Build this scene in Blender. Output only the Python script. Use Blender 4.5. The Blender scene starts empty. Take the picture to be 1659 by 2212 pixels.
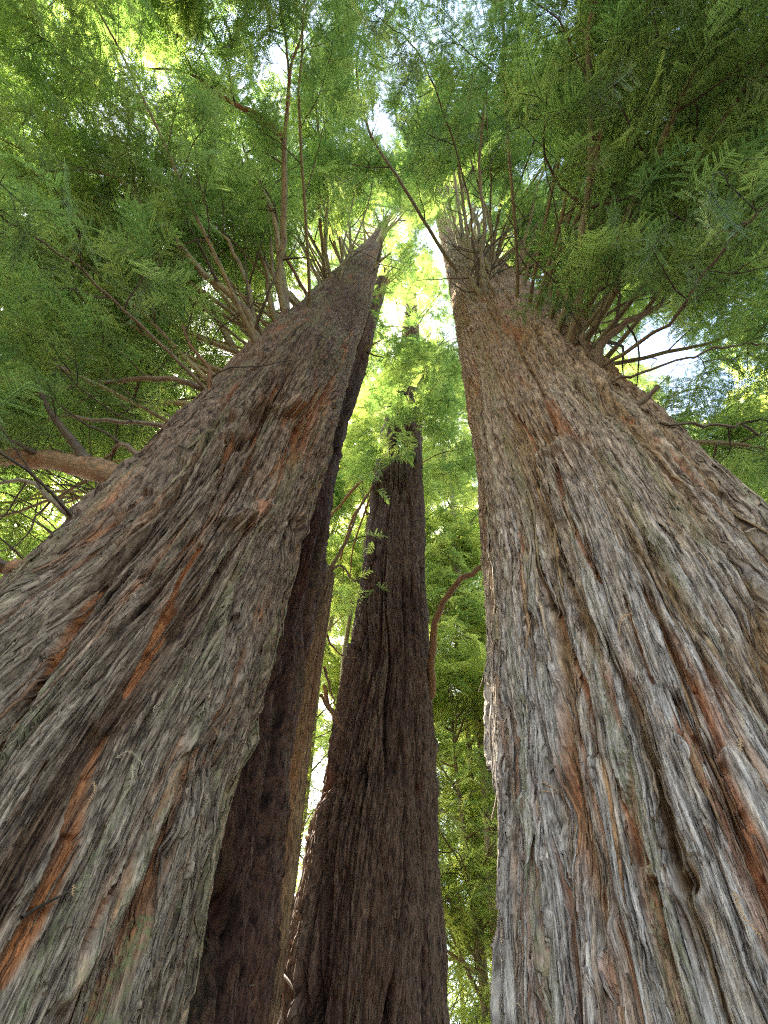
import bpy, math, random
import numpy as np
from mathutils import Vector, Matrix

random.seed(7)
rng = np.random.default_rng(11)
SC = bpy.context.scene
COL = SC.collection
R = math.radians

# ------------------------------------------------------------------ camera
CAM = np.array([0.0, 0.0, 1.5])
W, H, F = 1659.0, 2212.0, 1100.0
cd = bpy.data.cameras.new('camera')
cam = bpy.data.objects.new('camera', cd)
COL.objects.link(cam)
cd.sensor_fit = 'VERTICAL'
cd.sensor_height = 36.0
cd.lens = F / H * 36.0
cd.clip_start = 0.05
cd.clip_end = 2000
RM = Matrix.Rotation(R(90 + 55.6), 3, 'X') @ Matrix.Rotation(R(4.6), 3, 'Z')
cam.rotation_euler = RM.to_euler()
cam.location = Vector(CAM)
SC.camera = cam
RN = np.array(RM)

# ------------------------------------------------------------------ light
SUN_AZ, SUN_EL = -32.0, 50.0            # azimuth measured from +Y, clockwise positive
world = bpy.data.worlds.new('World')
SC.world = world
world.use_nodes = True
wn = world.node_tree
bg = wn.nodes['Background']
sky = wn.nodes.new('ShaderNodeTexSky')
sky.sky_type = 'NISHITA'
sky.sun_disc = False
sky.sun_elevation = R(SUN_EL)
sky.sun_rotation = R(SUN_AZ)
sky.air_density = 1.0
sky.dust_density = 3.0
sky.ozone_density = 0.4
wn.links.new(sky.outputs[0], bg.inputs['Color'])
bg.inputs['Strength'].default_value = 0.13
sd = bpy.data.lights.new('sun', 'SUN')
sun = bpy.data.objects.new('sun', sd)
COL.objects.link(sun)
sd.energy = 4.5
sd.angle = R(0.55)
sd.color = (1.0, 0.94, 0.82)
sdir = Vector((math.sin(R(SUN_AZ)) * math.cos(R(SUN_EL)), math.cos(R(SUN_AZ)) * math.cos(R(SUN_EL)), math.sin(R(SUN_EL))))
sun.rotation_euler = sdir.to_track_quat('Z', 'Y').to_euler()
sun.location = sdir * 60
SC.view_settings.view_transform = 'Standard'
SC.view_settings.look = 'None'
SC.view_settings.gamma = 1
SC.view_settings.exposure = 3.35
SC.cycles.filter_width = 1.2
SC.cycles.use_denoising = False
SC.cycles.max_bounces = 7
SC.cycles.diffuse_bounces = 4
SC.cycles.glossy_bounces = 2
SC.cycles.transmission_bounces = 4
SC.cycles.transparent_max_bounces = 4


# ------------------------------------------------------------------ helpers
def ray(x, y):
    d = RN @ np.array([(x - W / 2) / F, -(y - H / 2) / F, -1.0])
    return d / np.linalg.norm(d)


def azel(x, y):
    d = ray(x, y)
    return math.degrees(math.atan2(d[0], d[1])), math.degrees(math.asin(d[2]))


def at_z(x, y, z):
    """the point of the line of sight through (x, y) that lies at height z"""
    d = ray(x, y)
    return CAM + d * ((z - CAM[2]) / d[2])


def at_d(x, y, s):
    return CAM + ray(x, y) * s


def tag(o, label=None, cat=None, group=None, kind=None):
    if label: o['label'] = label
    if cat: o['category'] = cat
    if group: o['group'] = group
    if kind: o['kind'] = kind
    return o


def empty(name, loc, label, cat, group=None):
    o = bpy.data.objects.new(name, None)
    COL.objects.link(o)
    o.location = loc
    return tag(o, label, cat, group)


def link(name, me, parent=None, kind=None):
    o = bpy.data.objects.new(name, me)
    COL.objects.link(o)
    if parent is not None:
        o.parent = parent
        o.matrix_parent_inverse = Matrix.Translation(-Vector(parent_world(parent)))
    if kind: o['kind'] = kind
    return o


def parent_world(p):
    return p.location if p.parent is None else Vector((0, 0, 0))


def mesh_np(name, co, faces4=None, faces3=None, smooth=True):
    me = bpy.data.meshes.new(name)
    co = np.asarray(co, dtype=np.float32)
    me.vertices.add(len(co))
    me.vertices.foreach_set('co', co.ravel())
    nl = 0
    starts, idx = [], []
    if faces4 is not None and len(faces4):
        f = np.asarray(faces4, dtype=np.int32)
        starts.append(np.arange(len(f), dtype=np.int32) * 4)
        idx.append(f.ravel())
        nl += f.size
    if faces3 is not None and len(faces3):
        f = np.asarray(faces3, dtype=np.int32)
        starts.append(np.arange(len(f), dtype=np.int32) * 3 + nl)
        idx.append(f.ravel())
        nl += f.size
    starts = np.concatenate(starts)
    idx = np.concatenate(idx)
    me.loops.add(nl)
    me.loops.foreach_set('vertex_index', idx)
    me.polygons.add(len(starts))
    me.polygons.foreach_set('loop_start', starts)
    me.update(calc_edges=True)
    if smooth:
        me.polygons.foreach_set('use_smooth', np.ones(len(starts), dtype=bool))
    return me


def fattr(me, name, data):
    a = me.attributes.new(name, 'FLOAT', 'POINT')
    a.data.foreach_set('value', np.asarray(data, dtype=np.float32).ravel())


def vattr(me, name, data):
    a = me.attributes.new(name, 'FLOAT_VECTOR', 'POINT')
    a.data.foreach_set('vector', np.asarray(data, dtype=np.float32).ravel())


def noise2(s, v, ps, pv, C, seed):
    """smooth noise in -1..1, periodic round the trunk (circumference C), period ps across the grain and pv along it"""
    nx = max(3, int(round(C / ps)))
    g = np.random.default_rng(seed)
    ny = 512
    lat = g.uniform(-1, 1, (nx, ny)).astype(np.float32)
    x = s / C * nx
    y = v / pv + 37.3
    xi = np.floor(x).astype(np.int64)
    yi = np.floor(y).astype(np.int64)
    fx = (x - xi).astype(np.float32)
    fy = (y - yi).astype(np.float32)
    fx = fx * fx * (3 - 2 * fx)
    fy = fy * fy * (3 - 2 * fy)
    x0, x1 = xi % nx, (xi + 1) % nx
    y0, y1 = yi % ny, (yi + 1) % ny
    a = lat[x0, y0] * (1 - fx) + lat[x1, y0] * fx
    b = lat[x0, y1] * (1 - fx) + lat[x1, y1] * fx
    return (a * (1 - fy) + b * fy) * 1.25


def hashf(i, j, seed):
    n = (i * 73856093) ^ (j * 19349663) ^ (seed * 83492791)
    n = (n ^ (n >> 13)) * 1274126177
    n = n ^ (n >> 16)
    return ((n & 0xFFFF) / 65535.0).astype(np.float32)


def shingles(s, v, w, L, C, seed, warp):
    """ragged strips that grow thicker down to a loose lower end: returns 0..1 and a per-strip random"""
    nx = max(3, int(round(C / w)))
    x = s / C * nx + warp
    xi = np.floor(x).astype(np.int64)
    fx = x - xi
    ci = xi % nx
    ph = hashf(ci, ci * 0 + 5, seed)
    ln = L * (0.6 + 0.9 * hashf(ci, ci * 0 + 9, seed))
    t = v / ln + ph * 7 + 20 - 0.35 * (2 * np.abs(fx - 0.5 + 0.5 * (ph - 0.5))) ** 1.5
    j = np.floor(t).astype(np.int64)
    f = t - j
    a = hashf(ci, j, seed + 3)
    edge = np.clip(np.minimum(fx, 1 - fx) / 0.28, 0, 1)
    return ((1 - f) ** 1.3 * a * edge).astype(np.float32), a


def sstep(a, b, x):
    t = np.clip((x - a) / (b - a), 0, 1)
    return t * t * (3 - 2 * t)


# ------------------------------------------------------------------ materials
def newmat(name):
    m = bpy.data.materials.new(name)
    m.use_nodes = True
    nt = m.node_tree
    for n in list(nt.nodes): nt.nodes.remove(n)
    out = nt.nodes.new('ShaderNodeOutputMaterial')
    return m, nt, out


def mixc(nt, fac, a, b, mode='MIX'):
    n = nt.nodes.new('ShaderNodeMix')
    n.data_type = 'RGBA'
    n.blend_type = mode
    for sock, val in ((n.inputs[0], fac), (n.inputs[6], a), (n.inputs[7], b)):
        if hasattr(val, 'links'): nt.links.new(val, sock)
        elif isinstance(val, (int, float)): sock.default_value = val
        else: sock.default_value = (*val, 1)
    return n.outputs[2]


def ramp(nt, src, stops):
    n = nt.nodes.new('ShaderNodeValToRGB')
    nt.links.new(src, n.inputs[0])
    e = n.color_ramp.elements
    e[0].position, e[1].position = stops[0][0], stops[-1][0]
    e[0].color, e[1].color = (*stops[0][1], 1), (*stops[-1][1], 1)
    for p, c in stops[1:-1]:
        k = e.new(p)
        k.color = (*c, 1)
    return n.outputs[0]


def noise_node(nt, vec, scale, detail=4, rough=0.6, dist=0.0):
    n = nt.nodes.new('ShaderNodeTexNoise')
    nt.links.new(vec, n.inputs['Vector'])
    n.inputs['Scale'].default_value = scale
    n.inputs['Detail'].default_value = detail
    n.inputs['Roughness'].default_value = rough
    n.inputs['Distortion'].default_value = dist
    return n.outputs['Fac']


def attr(nt, name, out='Fac'):
    n = nt.nodes.new('ShaderNodeAttribute')
    n.attribute_name = name
    return n.outputs[out]


def mapping(nt, vec, scale):
    n = nt.nodes.new('ShaderNodeMapping')
    nt.links.new(vec, n.inputs[0])
    n.inputs['Scale'].default_value = scale
    return n.outputs[0]


def bark_material(name, brown, pale, red, moss=(0.20, 0.20, 0.07)):
    m, nt, out = newmat(name)
    p = nt.nodes.new('ShaderNodeBsdfPrincipled')
    nt.links.new(p.outputs[0], out.inputs[0])
    uv = attr(nt, 'grain', 'Vector')
    fib = noise_node(nt, mapping(nt, uv, (1.0, 0.06, 1)), 110, 3, 0.7)
    fib2 = noise_node(nt, mapping(nt, uv, (1.0, 0.10, 1)), 50, 4, 0.65, 0.3)
    pat = noise_node(nt, mapping(nt, uv, (1.0, 0.35, 1)), 5.5, 5, 0.6)
    flake = noise_node(nt, mapping(nt, uv, (1.0, 0.5, 1)), 60, 2, 0.5)
    c = mixc(nt, attr(nt, 'grey'), brown, pale)
    dark = ramp(nt, fib2, [(0.35, (0.22, 0.19, 0.17)), (0.47, (0.8, 0.78, 0.76)), (0.56, (1.0, 1.0, 1.0)), (0.7, (1.5, 1.47, 1.40))])
    c = mixc(nt, 1.0, c, dark, 'MULTIPLY')
    f2 = ramp(nt, fib, [(0.36, (0.35, 0.33, 0.31)), (0.5, (1, 1, 1)), (0.66, (1.5, 1.5, 1.48))])
    c = mixc(nt, 0.8, c, f2, 'MULTIPLY')
    p2 = ramp(nt, pat, [(0.3, (0.7, 0.66, 0.62)), (0.7, (1.2, 1.2, 1.2))])
    c = mixc(nt, 0.8, c, p2, 'MULTIPLY')
    r2 = mixc(nt, ramp(nt, fib, [(0.38, (0, 0, 0)), (0.62, (1, 1, 1))]), [q * 0.4 for q in red], [min(1, q * 1.25) for q in red])
    c = mixc(nt, attr(nt, 'red'), c, r2)
    mm = nt.nodes.new('ShaderNodeMath')
    mm.operation = 'MULTIPLY'
    nt.links.new(attr(nt, 'moss'), mm.inputs[0])
    nt.links.new(ramp(nt, flake, [(0.38, (0, 0, 0)), (0.6, (1, 1, 1))]), mm.inputs[1])
    c = mixc(nt, mm.outputs[0], c, moss)
    nt.links.new(c, p.inputs['Base Color'])
    p.inputs['Roughness'].default_value = 0.85
    p.inputs['Specular IOR Level'].default_value = 0.25
    b = nt.nodes.new('ShaderNodeBump')
    b.inputs['Strength'].default_value = 1.0
    b.inputs['Distance'].default_value = 0.03
    nt.links.new(fib2, b.inputs['Height'])
    b2 = nt.nodes.new('ShaderNodeBump')
    b2.inputs['Strength'].default_value = 1.0
    b2.inputs['Distance'].default_value = 0.010
    nt.links.new(fib, b2.inputs['Height'])
    nt.links.new(b.outputs[0], b2.inputs['Normal'])
    nt.links.new(b2.outputs[0], p.inputs['Normal'])
    return m


M_A = bark_material('bark_brown', (0.135, 0.073, 0.035), (0.32, 0.24, 0.155), (0.50, 0.18, 0.055))
M_E = bark_material('bark_weathered', (0.33, 0.205, 0.090), (0.44, 0.37, 0.29), (0.46, 0.17, 0.065))
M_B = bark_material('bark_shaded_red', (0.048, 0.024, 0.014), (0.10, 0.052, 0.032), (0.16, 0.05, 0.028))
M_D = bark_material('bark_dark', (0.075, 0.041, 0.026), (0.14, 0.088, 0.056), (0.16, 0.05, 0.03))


def limb_material(name, a, b, lichen):
    m, nt, out = newmat(name)
    p = nt.nodes.new('ShaderNodeBsdfPrincipled')
    nt.links.new(p.outputs[0], out.inputs[0])
    uv = attr(nt, 'grain', 'Vector')
    n1 = noise_node(nt, mapping(nt, uv, (1, 0.2, 1)), 60, 4, 0.7)
    n2 = noise_node(nt, mapping(nt, uv, (1, 0.6, 1)), 7, 5, 0.65)
    n3 = noise_node(nt, uv, 90, 2, 0.5)
    c = mixc(nt, ramp(nt, n1, [(0.35, (0, 0, 0)), (0.65, (1, 1, 1))]), a, b)
    lm = ramp(nt, n2, [(0.36, (0, 0, 0)), (0.55, (1, 1, 1))])
    mm = nt.nodes.new('ShaderNodeMath'); mm.operation = 'MULTIPLY'
    nt.links.new(lm, mm.inputs[0])
    nt.links.new(ramp(nt, n3, [(0.35, (0, 0, 0)), (0.55, (1, 1, 1))]), mm.inputs[1])
    mg = nt.nodes.new('ShaderNodeMath'); mg.operation = 'MULTIPLY'
    nt.links.new(mm.outputs[0], mg.inputs[0])
    nt.links.new(attr(nt, 'lichen'), mg.inputs[1])
    c = mixc(nt, mg.outputs[0], c, lichen)
    nt.links.new(c, p.inputs['Base Color'])
    p.inputs['Roughness'].default_value = 0.8
    p.inputs['Specular IOR Level'].default_value = 0.3
    bp = nt.nodes.new('ShaderNodeBump')
    bp.inputs['Strength'].default_value = 0.8
    bp.inputs['Distance'].default_value = 0.03
    nt.links.new(n1, bp.inputs['Height'])
    nt.links.new(bp.outputs[0], p.inputs['Normal'])
    return m


M_LIMB = limb_material('limb_bark', (0.085, 0.056, 0.036), (0.27, 0.195, 0.12), (0.34, 0.31, 0.13))
M_LIMB_RED = limb_material('limb_bark_red', (0.07, 0.034, 0.018), (0.36, 0.17, 0.07), (0.20, 0.20, 0.09))
M_TWIG = limb_material('twig_bark', (0.05, 0.035, 0.024), (0.12, 0.08, 0.05), (0.15, 0.14, 0.06))


def leaf_material(name, refl, trans, tmix, var=0.35):
    m, nt, out = newmat(name)
    oi = nt.nodes.new('ShaderNodeObjectInfo')
    rnd = oi.outputs['Random']
    tw = attr(nt, 'wood')
    young = attr(nt, 'young')
    hs = nt.nodes.new('ShaderNodeHueSaturation')
    hs.inputs['Color'].default_value = (*refl, 1)
    mr = nt.nodes.new('ShaderNodeMapRange')
    nt.links.new(rnd, mr.inputs[0])
    mr.inputs[3].default_value = 1 - var
    mr.inputs[4].default_value = 1 + var
    nt.links.new(mr.outputs[0], hs.inputs['Value'])
    mr2 = nt.nodes.new('ShaderNodeMapRange')
    nt.links.new(rnd, mr2.inputs[0])
    mr2.inputs[3].default_value = 0.525
    mr2.inputs[4].default_value = 0.47
    nt.links.new(mr2.outputs[0], hs.inputs['Hue'])
    cr = mixc(nt, young, hs.outputs[0], [min(1, q * 2.0) for q in refl])
    cr = mixc(nt, tw, cr, (0.075, 0.045, 0.025))
    hs2 = nt.nodes.new('ShaderNodeHueSaturation')
    hs2.inputs['Color'].default_value = (*trans, 1)
    nt.links.new(mr2.outputs[0], hs2.inputs['Hue'])
    nt.links.new(mr.outputs[0], hs2.inputs['Value'])
    ct = mixc(nt, tw, hs2.outputs[0], (0.01, 0.005, 0.003))
    d = nt.nodes.new('ShaderNodeBsdfDiffuse')
    t = nt.nodes.new('ShaderNodeBsdfTranslucent')
    g = nt.nodes.new('ShaderNodeBsdfGlossy')
    g.inputs['Roughness'].default_value = 0.42
    g.inputs['Color'].default_value = (0.8, 0.85, 0.8, 1)
    nt.links.new(cr, d.inputs[0])
    nt.links.new(ct, t.inputs[0])
    a = nt.nodes.new('ShaderNodeMixShader')
    a.inputs[0].default_value = tmix
    nt.links.new(d.outputs[0], a.inputs[1])
    nt.links.new(t.outputs[0], a.inputs[2])
    b = nt.nodes.new('ShaderNodeMixShader')
    b.inputs[0].default_value = 0.05
    nt.links.new(a.outputs[0], b.inputs[1])
    nt.links.new(g.outputs[0], b.inputs[2])
    nt.links.new(b.outputs[0], out.inputs[0])
    return m


M_LEAF = leaf_material('needles_green', (0.065, 0.13, 0.028), (0.34, 0.50, 0.09), 0.52)
M_LEAF_Y = leaf_material('needles_yellow_green', (0.115, 0.18, 0.028), (0.52, 0.64, 0.12), 0.58)


def plain(name, col, rough=0.8):
    m, nt, out = newmat(name)
    p = nt.nodes.new('ShaderNodeBsdfPrincipled')
    nt.links.new(p.outputs[0], out.inputs[0])
    tc = nt.nodes.new('ShaderNodeTexCoord')
    n = noise_node(nt, tc.outputs['Object'], 60, 4, 0.6)
    c = mixc(nt, n, [q * 0.6 for q in col], [min(1, q * 1.4) for q in col])
    nt.links.new(c, p.inputs['Base Color'])
    p.inputs['Roughness'].default_value = rough
    return m


M_DEAD = plain('dead_needles', (0.42, 0.24, 0.10))
M_STRAW = plain('dry_straw_needles', (0.36, 0.27, 0.15))

# ------------------------------------------------------------------ ground
def build_ground():
    n = 90
    a = np.linspace(-1, 1, n)
    g = np.sign(a) * np.abs(a) ** 2.5 * 600
    X, Y = np.meshgrid(g, g, indexing='ij')
    Z = 0.05 * np.sin(X * 1.3 + Y * .7) + 0.04 * np.sin(Y * 2.1 - X) + 0.15 * np.sin(X * .11) * np.sin(Y * .13)
    co = np.stack([X, Y, Z - 0.06], -1).reshape(-1, 3)
    i, j = np.meshgrid(np.arange(n - 1), np.arange(n - 1), indexing='ij')
    q = (i * n + j).ravel()
    me = mesh_np('forest_floor', co, np.stack([q, q + n, q + n + 1, q + 1], 1))
    m, nt, out = newmat('duff')
    p = nt.nodes.new('ShaderNodeBsdfPrincipled')
    nt.links.new(p.outputs[0], out.inputs[0])
    tc = nt.nodes.new('ShaderNodeTexCoord')
    n1 = noise_node(nt, tc.outputs['Object'], 3, 8, 0.7)
    c = ramp(nt, n1, [(0.3, (0.06, 0.035, 0.02)), (0.55, (0.14, 0.085, 0.05)), (0.75, (0.10, 0.12, 0.04))])
    nt.links.new(c, p.inputs['Base Color'])
    p.inputs['Roughness'].default_value = 0.95
    b = nt.nodes.new('ShaderNodeBump')
    b.inputs['Distance'].default_value = 0.05
    nt.links.new(noise_node(nt, tc.outputs['Object'], 30, 5, 0.7), b.inputs['Height'])
    nt.links.new(b.outputs[0], p.inputs['Normal'])
    me.materials.append(m)
    o = link('ground', me)
    o['kind'] = 'structure'


build_ground()


# ------------------------------------------------------------------ trunks
class Trunk:
    """axis position and radius against height, from azimuth and half width seen at each elevation"""

    def __init__(self, d, table, top, base_flare=1.25):
        zs, xs, ys, rs = [], [], [], []
        for el, az, half in table:
            r = d * math.sin(R(half))
            z = CAM[2] + math.sqrt(d * d - r * r) * math.tan(R(el))
            zs.append(z); xs.append(d * math.sin(R(az))); ys.append(d * math.cos(R(az))); rs.append(r)
        z1 = zs[0]
        zs = [-0.3, 0.5] + zs + [top]
        xs = [xs[0], xs[0]] + xs + [xs[-1]]
        ys = [ys[0], ys[0]] + ys + [ys[-1]]
        rs = [rs[0] * base_flare, rs[0] * (1 + (base_flare - 1) * .5)] + rs + [0.03]
        self.z, self.x, self.y, self.r = map(np.array, (zs, xs, ys, rs))
        self.d, self.top = d, top
        self.az = math.radians(table[len(table) // 2][1])

    def at(self, z):
        return np.interp(z, self.z, self.x), np.interp(z, self.z, self.y), np.interp(z, self.z, self.r)

    def hit(self, px, py):
        """(theta, z) where the line of sight through a photograph point meets the trunk"""
        d = ray(px, py)
        t = 0.5
        best = (9, None)
        for _ in range(4000):
            p = CAM + d * t
            x, y, r = self.at(p[2])
            g = math.hypot(p[0] - x, p[1] - y) - r
            if g < best[0]: best = (g, p)
            if g < 0.004 or t > 60: break
            t += max(0.003, g * 0.5)
        p = best[1]
        if best[0] > 0.35: return None
        x, y, r = self.at(p[2])
        return math.atan2(p[0] - x, p[1] - y), p[2], p


def build_trunk(T, name, parent, mat, seed, ncf, ncb, nr, el0, el1, style, lobes, feats=(), reds=(), spiral=0.0, amp=1.0, grey_by_height=None, knots=(), ridges=()):
    # columns: dense on the side towards the open glade, coarse behind
    face = math.atan2(-T.x[2], -T.y[2])
    half = R(104)
    th = np.concatenate([np.linspace(face - half, face + half, ncf, endpoint=False),
                         np.linspace(face + half, face + 2 * math.pi - half, ncb, endpoint=False)])
    els = np.linspace(R(el0), R(el1), nr)
    ds = T.d - T.at(3.0)[2] * 0.8
    zz = CAM[2] + ds * np.tan(els)
    zlow = np.linspace(-0.3, zz[0], 14, endpoint=False)
    zhi = np.linspace(zz[-1], T.top, 14)[1:] if T.top > zz[-1] + 0.5 else np.array([])
    z = np.concatenate([zlow, zz, zhi])
    z = z[z <= T.top]
    TH, Z = np.meshgrid(th, z, indexing='ij')
    TH = TH.astype(np.float32); Z = Z.astype(np.float32)
    cx, cy, cr = T.at(Z)
    Rref = T.at(3.0)[2]
    C = 2 * math.pi * Rref
    s = (TH + spiral * Z) * Rref
    v = Z
    N = lambda ps, pv, sd, S=None, V=None: noise2(S if S is not None else s, V if V is not None else v, ps, pv, C, seed * 100 + sd)
    up = sstep(6.0, 11.0, Z) if style != 'dark' else sstep(14, 26, Z)      # upper trunk: finer and flakier
    # bend the grain
    sw = s + 0.09 * N(1.3, 2.8, 1) + 0.022 * N(0.45, 1.2, 2) + 0.005 * N(0.12, 0.4, 3)
    for (ft, fz, fr, fs) in knots:                     # the grain flows round knots
        dd = ((TH - ft + math.pi) % (2 * math.pi) - math.pi) * Rref
        k = np.exp(-(dd ** 2 + ((Z - fz) * 0.5) ** 2) / (2 * (fr * 2.0) ** 2))
        sw = sw - np.tanh(dd / fr) * fr * 0.5 * k
    n1 = N(0.17, 2.6, 4, sw); n2 = N(0.075, 1.3, 5, sw); n3 = N(0.032, 0.6, 6, sw); n4 = N(0.014, 0.25, 7, sw)
    n5 = N(0.15, 0.45, 8, sw); n6 = N(0.06, 0.12, 9, sw); n7 = N(0.025, 0.05, 10, sw)
    furrow = sstep(0.0, 0.34, np.abs(n1 + 0.12 * n3))
    f2 = sstep(0.0, 0.30, np.abs(n2 + 0.25 * n3))
    f3 = sstep(0.0, 0.35, np.abs(n3 + 0.3 * n4))
    h = 0.045 * (furrow - 0.7) + 0.024 * (f2 - 0.6) + 0.014 * (f3 - 0.6) + 0.006 * np.abs(n4)
    deep = 0.075 if style == 'dark' else 0.035
    rough = 0.65 + 0.75 * sstep(-0.5, 0.6, N(0.5, 1.3, 18, sw))
    h = h * rough + 0.022 * N(0.42, 4.5, 17, sw) - deep * (1 - sstep(0.02, 0.19, np.abs(n1 + 0.12 * n3))) * sstep(-0.5, 0.3, N(0.3, 1.5, 19, sw))
    # layered strips with loose lower ends
    s1, a1 = shingles(sw, v + 0.10 * n5, 0.085, 1.1, C, seed + 11, 0.5 * n6 * 0.4)
    s2, a2 = shingles(sw + 0.02 * n5, v + 0.03 * n6, 0.042, 0.5, C, seed + 23, 0.3 * n7)
    s3, a3 = shingles(sw + 0.013, v + 0.02 * n6, 0.020, 0.24, C, seed + 31, 0.3 * n7)
    s4, a4 = shingles(sw + 0.003, v, 0.05, 0.13, C, seed + 37, 0.9 * n7 + .5 * n6)
    lowk = 1 - up
    h = h * (0.45 + 0.55 * lowk) + lowk * (0.026 * s1 + 0.017 * s2 + 0.010 * s3) + up * (0.016 * s4 + 0.018 * s2 + 0.010 * s3 + 0.010 * n7)
    h += 0.02 * n5 * 0.5
    h *= amp
    # traced folds and ledges
    red = np.zeros_like(h)
    for pts, width, hgt in feats:
        hp = [T.hit(*p) for p in pts]
        hp = [q for q in hp if q]
        for (t0, z0, _), (t1, z1, _) in zip(hp[:-1], hp[1:]):
            ax, ay = ((t1 - t0 + math.pi) % (2 * math.pi) - math.pi) * Rref, z1 - z0
            L2 = ax * ax + ay * ay + 1e-9
            dx = ((TH - t0 + math.pi) % (2 * math.pi) - math.pi) * Rref + 0.03 * n2
            dz = Z - z0 + 0.05 * n5
            u = np.clip((dx * ax + dz * ay) / L2, 0, 1)
            q = (dx - u * ax), (dz - u * ay)
            dist = np.sqrt(q[0] ** 2 + q[1] ** 2)
            k = np.exp(-(dist / width) ** 2)
            # ledge: swells above, cut sharply below
            below = sstep(0.0, 0.03, -q[1])
            h = np.maximum(h, h * (1 - k) + (hgt * k * (1 - 0.9 * below)) * (1 + 0.35 * n3) + h * k * .8)
    for pts, width, strength in reds:
        hp = [T.hit(*p) for p in pts]
        hp = [q for q in hp if q]
        for n_, ((t0, z0, _), (t1, z1, _)) in enumerate(zip(hp[:-1], hp[1:])):
            ax, ay = ((t1 - t0 + math.pi) % (2 * math.pi) - math.pi) * Rref, z1 - z0
            L2 = ax * ax + ay * ay + 1e-9
            dx = ((TH - t0 + math.pi) % (2 * math.pi) - math.pi) * Rref + 0.03 * n1 + 0.02 * n2
            dz = Z - z0
            u = np.clip((dx * ax + dz * ay) / L2, 0, 1)
            dist = np.sqrt((dx - u * ax) ** 2 + (dz - u * ay) ** 2)
            wv = width * 0.62 * (0.8 + 0.6 * n5 + 0.5 * n2)
            k = sstep(1.3, 0.8, dist / np.maximum(wv, 0.004) + 0.25 * n3)
            red = np.maximum(red, k * strength)
            h = h * (1 - 0.55 * k) - 0.028 * amp * k + 0.006 * k * n3
    pale = np.zeros_like(h); ridge_moss = np.zeros_like(h)
    for pts, width, hgt, pl, ms in ridges:
        hp = [T.hit(*p) for p in pts]
        hp = [q for q in hp if q]
        best = np.full_like(h, 9.0)
        for (t0, z0, _), (t1, z1, _) in zip(hp[:-1], hp[1:]):
            ax, ay = ((t1 - t0 + math.pi) % (2 * math.pi) - math.pi) * Rref, z1 - z0
            L2 = ax * ax + ay * ay + 1e-9
            dx = ((TH - t0 + math.pi) % (2 * math.pi) - math.pi) * Rref + 0.35 * width * n5 + 0.15 * width * n2
            dz = Z - z0
            u = np.clip((dx * ax + dz * ay) / L2, 0, 1)
            best = np.minimum(best, np.sqrt((dx - u * ax) ** 2 + (dz - u * ay) ** 2))
        k = np.exp(-(best / width) ** 2)
        h += hgt * k
        pale = np.maximum(pale, pl * sstep(0.35, 0.8, k)); ridge_moss = np.maximum(ridge_moss, ms * sstep(0.3, 0.8, k))
    for (ft, fz, fr, fs) in knots:
        dd = ((TH - ft + math.pi) % (2 * math.pi) - math.pi) * Rref
        q = np.sqrt(dd ** 2 + ((Z - fz) * 0.75) ** 2) / fr
        h += fs * (0.6 * np.exp(-((q - 1.5) / 0.7) ** 2) - 2.0 * np.exp(-(q / 0.75) ** 2))
    lob = np.zeros_like(h)
    for k, a, ph, tw in lobes:
        lob += a * np.cos(k * TH + ph + tw * Z) * (0.35 + 0.65 * (1 - sstep(2, 12, Z)))
    rr = cr * (1 + lob) + h * np.clip(cr / 0.6, 0.25, 1)
    X = cx + rr * np.sin(TH); Y = cy + rr * np.cos(TH)
    nc, nz = TH.shape
    me_co = np.stack([X, Y, Z], -1).reshape(-1, 3)
    i, j = np.meshgrid(np.arange(nc), np.arange(nz - 1), indexing='ij')
    i2 = (i + 1) % nc
    f = np.stack([(i * nz + j), (i * nz + j + 1), (i2 * nz + j + 1), (i2 * nz + j)], -1).reshape(-1, 4)
    me = mesh_np(name, me_co, f)
    # what the wood is like at each point
    low = N(0.5, 1.4, 12, sw); low2 = N(0.22, 1.5, 13, sw)
    crev = (1 - furrow) * sstep(0.05, 0.55, low2 + 0.15) * lowk
    natural = np.clip(crev * 1.1 * sstep(0.0, 0.6, low + 0.2) + 0.9 * (1 - f2) * sstep(0.15, 0.6, low2 + 0.2 * low), 0, 1) * sstep(0.9, 0.3, s1 * 2)
    grey = np.clip(0.45 + 0.45 * low + 0.35 * (a1 - 0.5) + 0.4 * (a2 - 0.5) + 12 * h, 0, 1)
    if grey_by_height is not None:
        grey = np.clip(grey * grey_by_height(TH, Z), 0, 1)  # grey share of the bark colour varies with height
    grey = np.maximum(grey, pale)
    redtot = np.maximum(red * np.clip(0.8 + 0.5 * n3 + 0.4 * n2, 0, 1), natural * (0.6 if style != 'dark' else 0.5))
    mossn = sstep(0.5, 0.9, N(0.10, 1.6, 14, sw) + 0.25 * N(0.04, 0.3, 15, sw)) * sstep(0.2, 0.5, 0.5 + 10 * h) * 0.6
    if style == 'dark': mossn *= 0.3
    mossn = np.maximum(mossn * 0.8, ridge_moss)
    mossn = mossn + up * 0.35 * sstep(0.1, 0.6, N(0.3, 0.5, 16))
    if style == 'upper_pale':
        grey = np.maximum(grey, up)
    fattr(me, 'red', np.clip(redtot, 0, 1))
    fattr(me, 'grey', grey)
    fattr(me, 'moss', np.clip(mossn * (1 - red), 0, 1))
    vattr(me, 'grain', np.stack([sw, v, np.zeros_like(v)], -1).reshape(-1, 3))
    me.materials.append(mat)
    o = link('trunk', me, parent)
    T.field = (th, z, rr, face, half, ncf, sw, grey, redtot, mossn)
    return o


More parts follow.
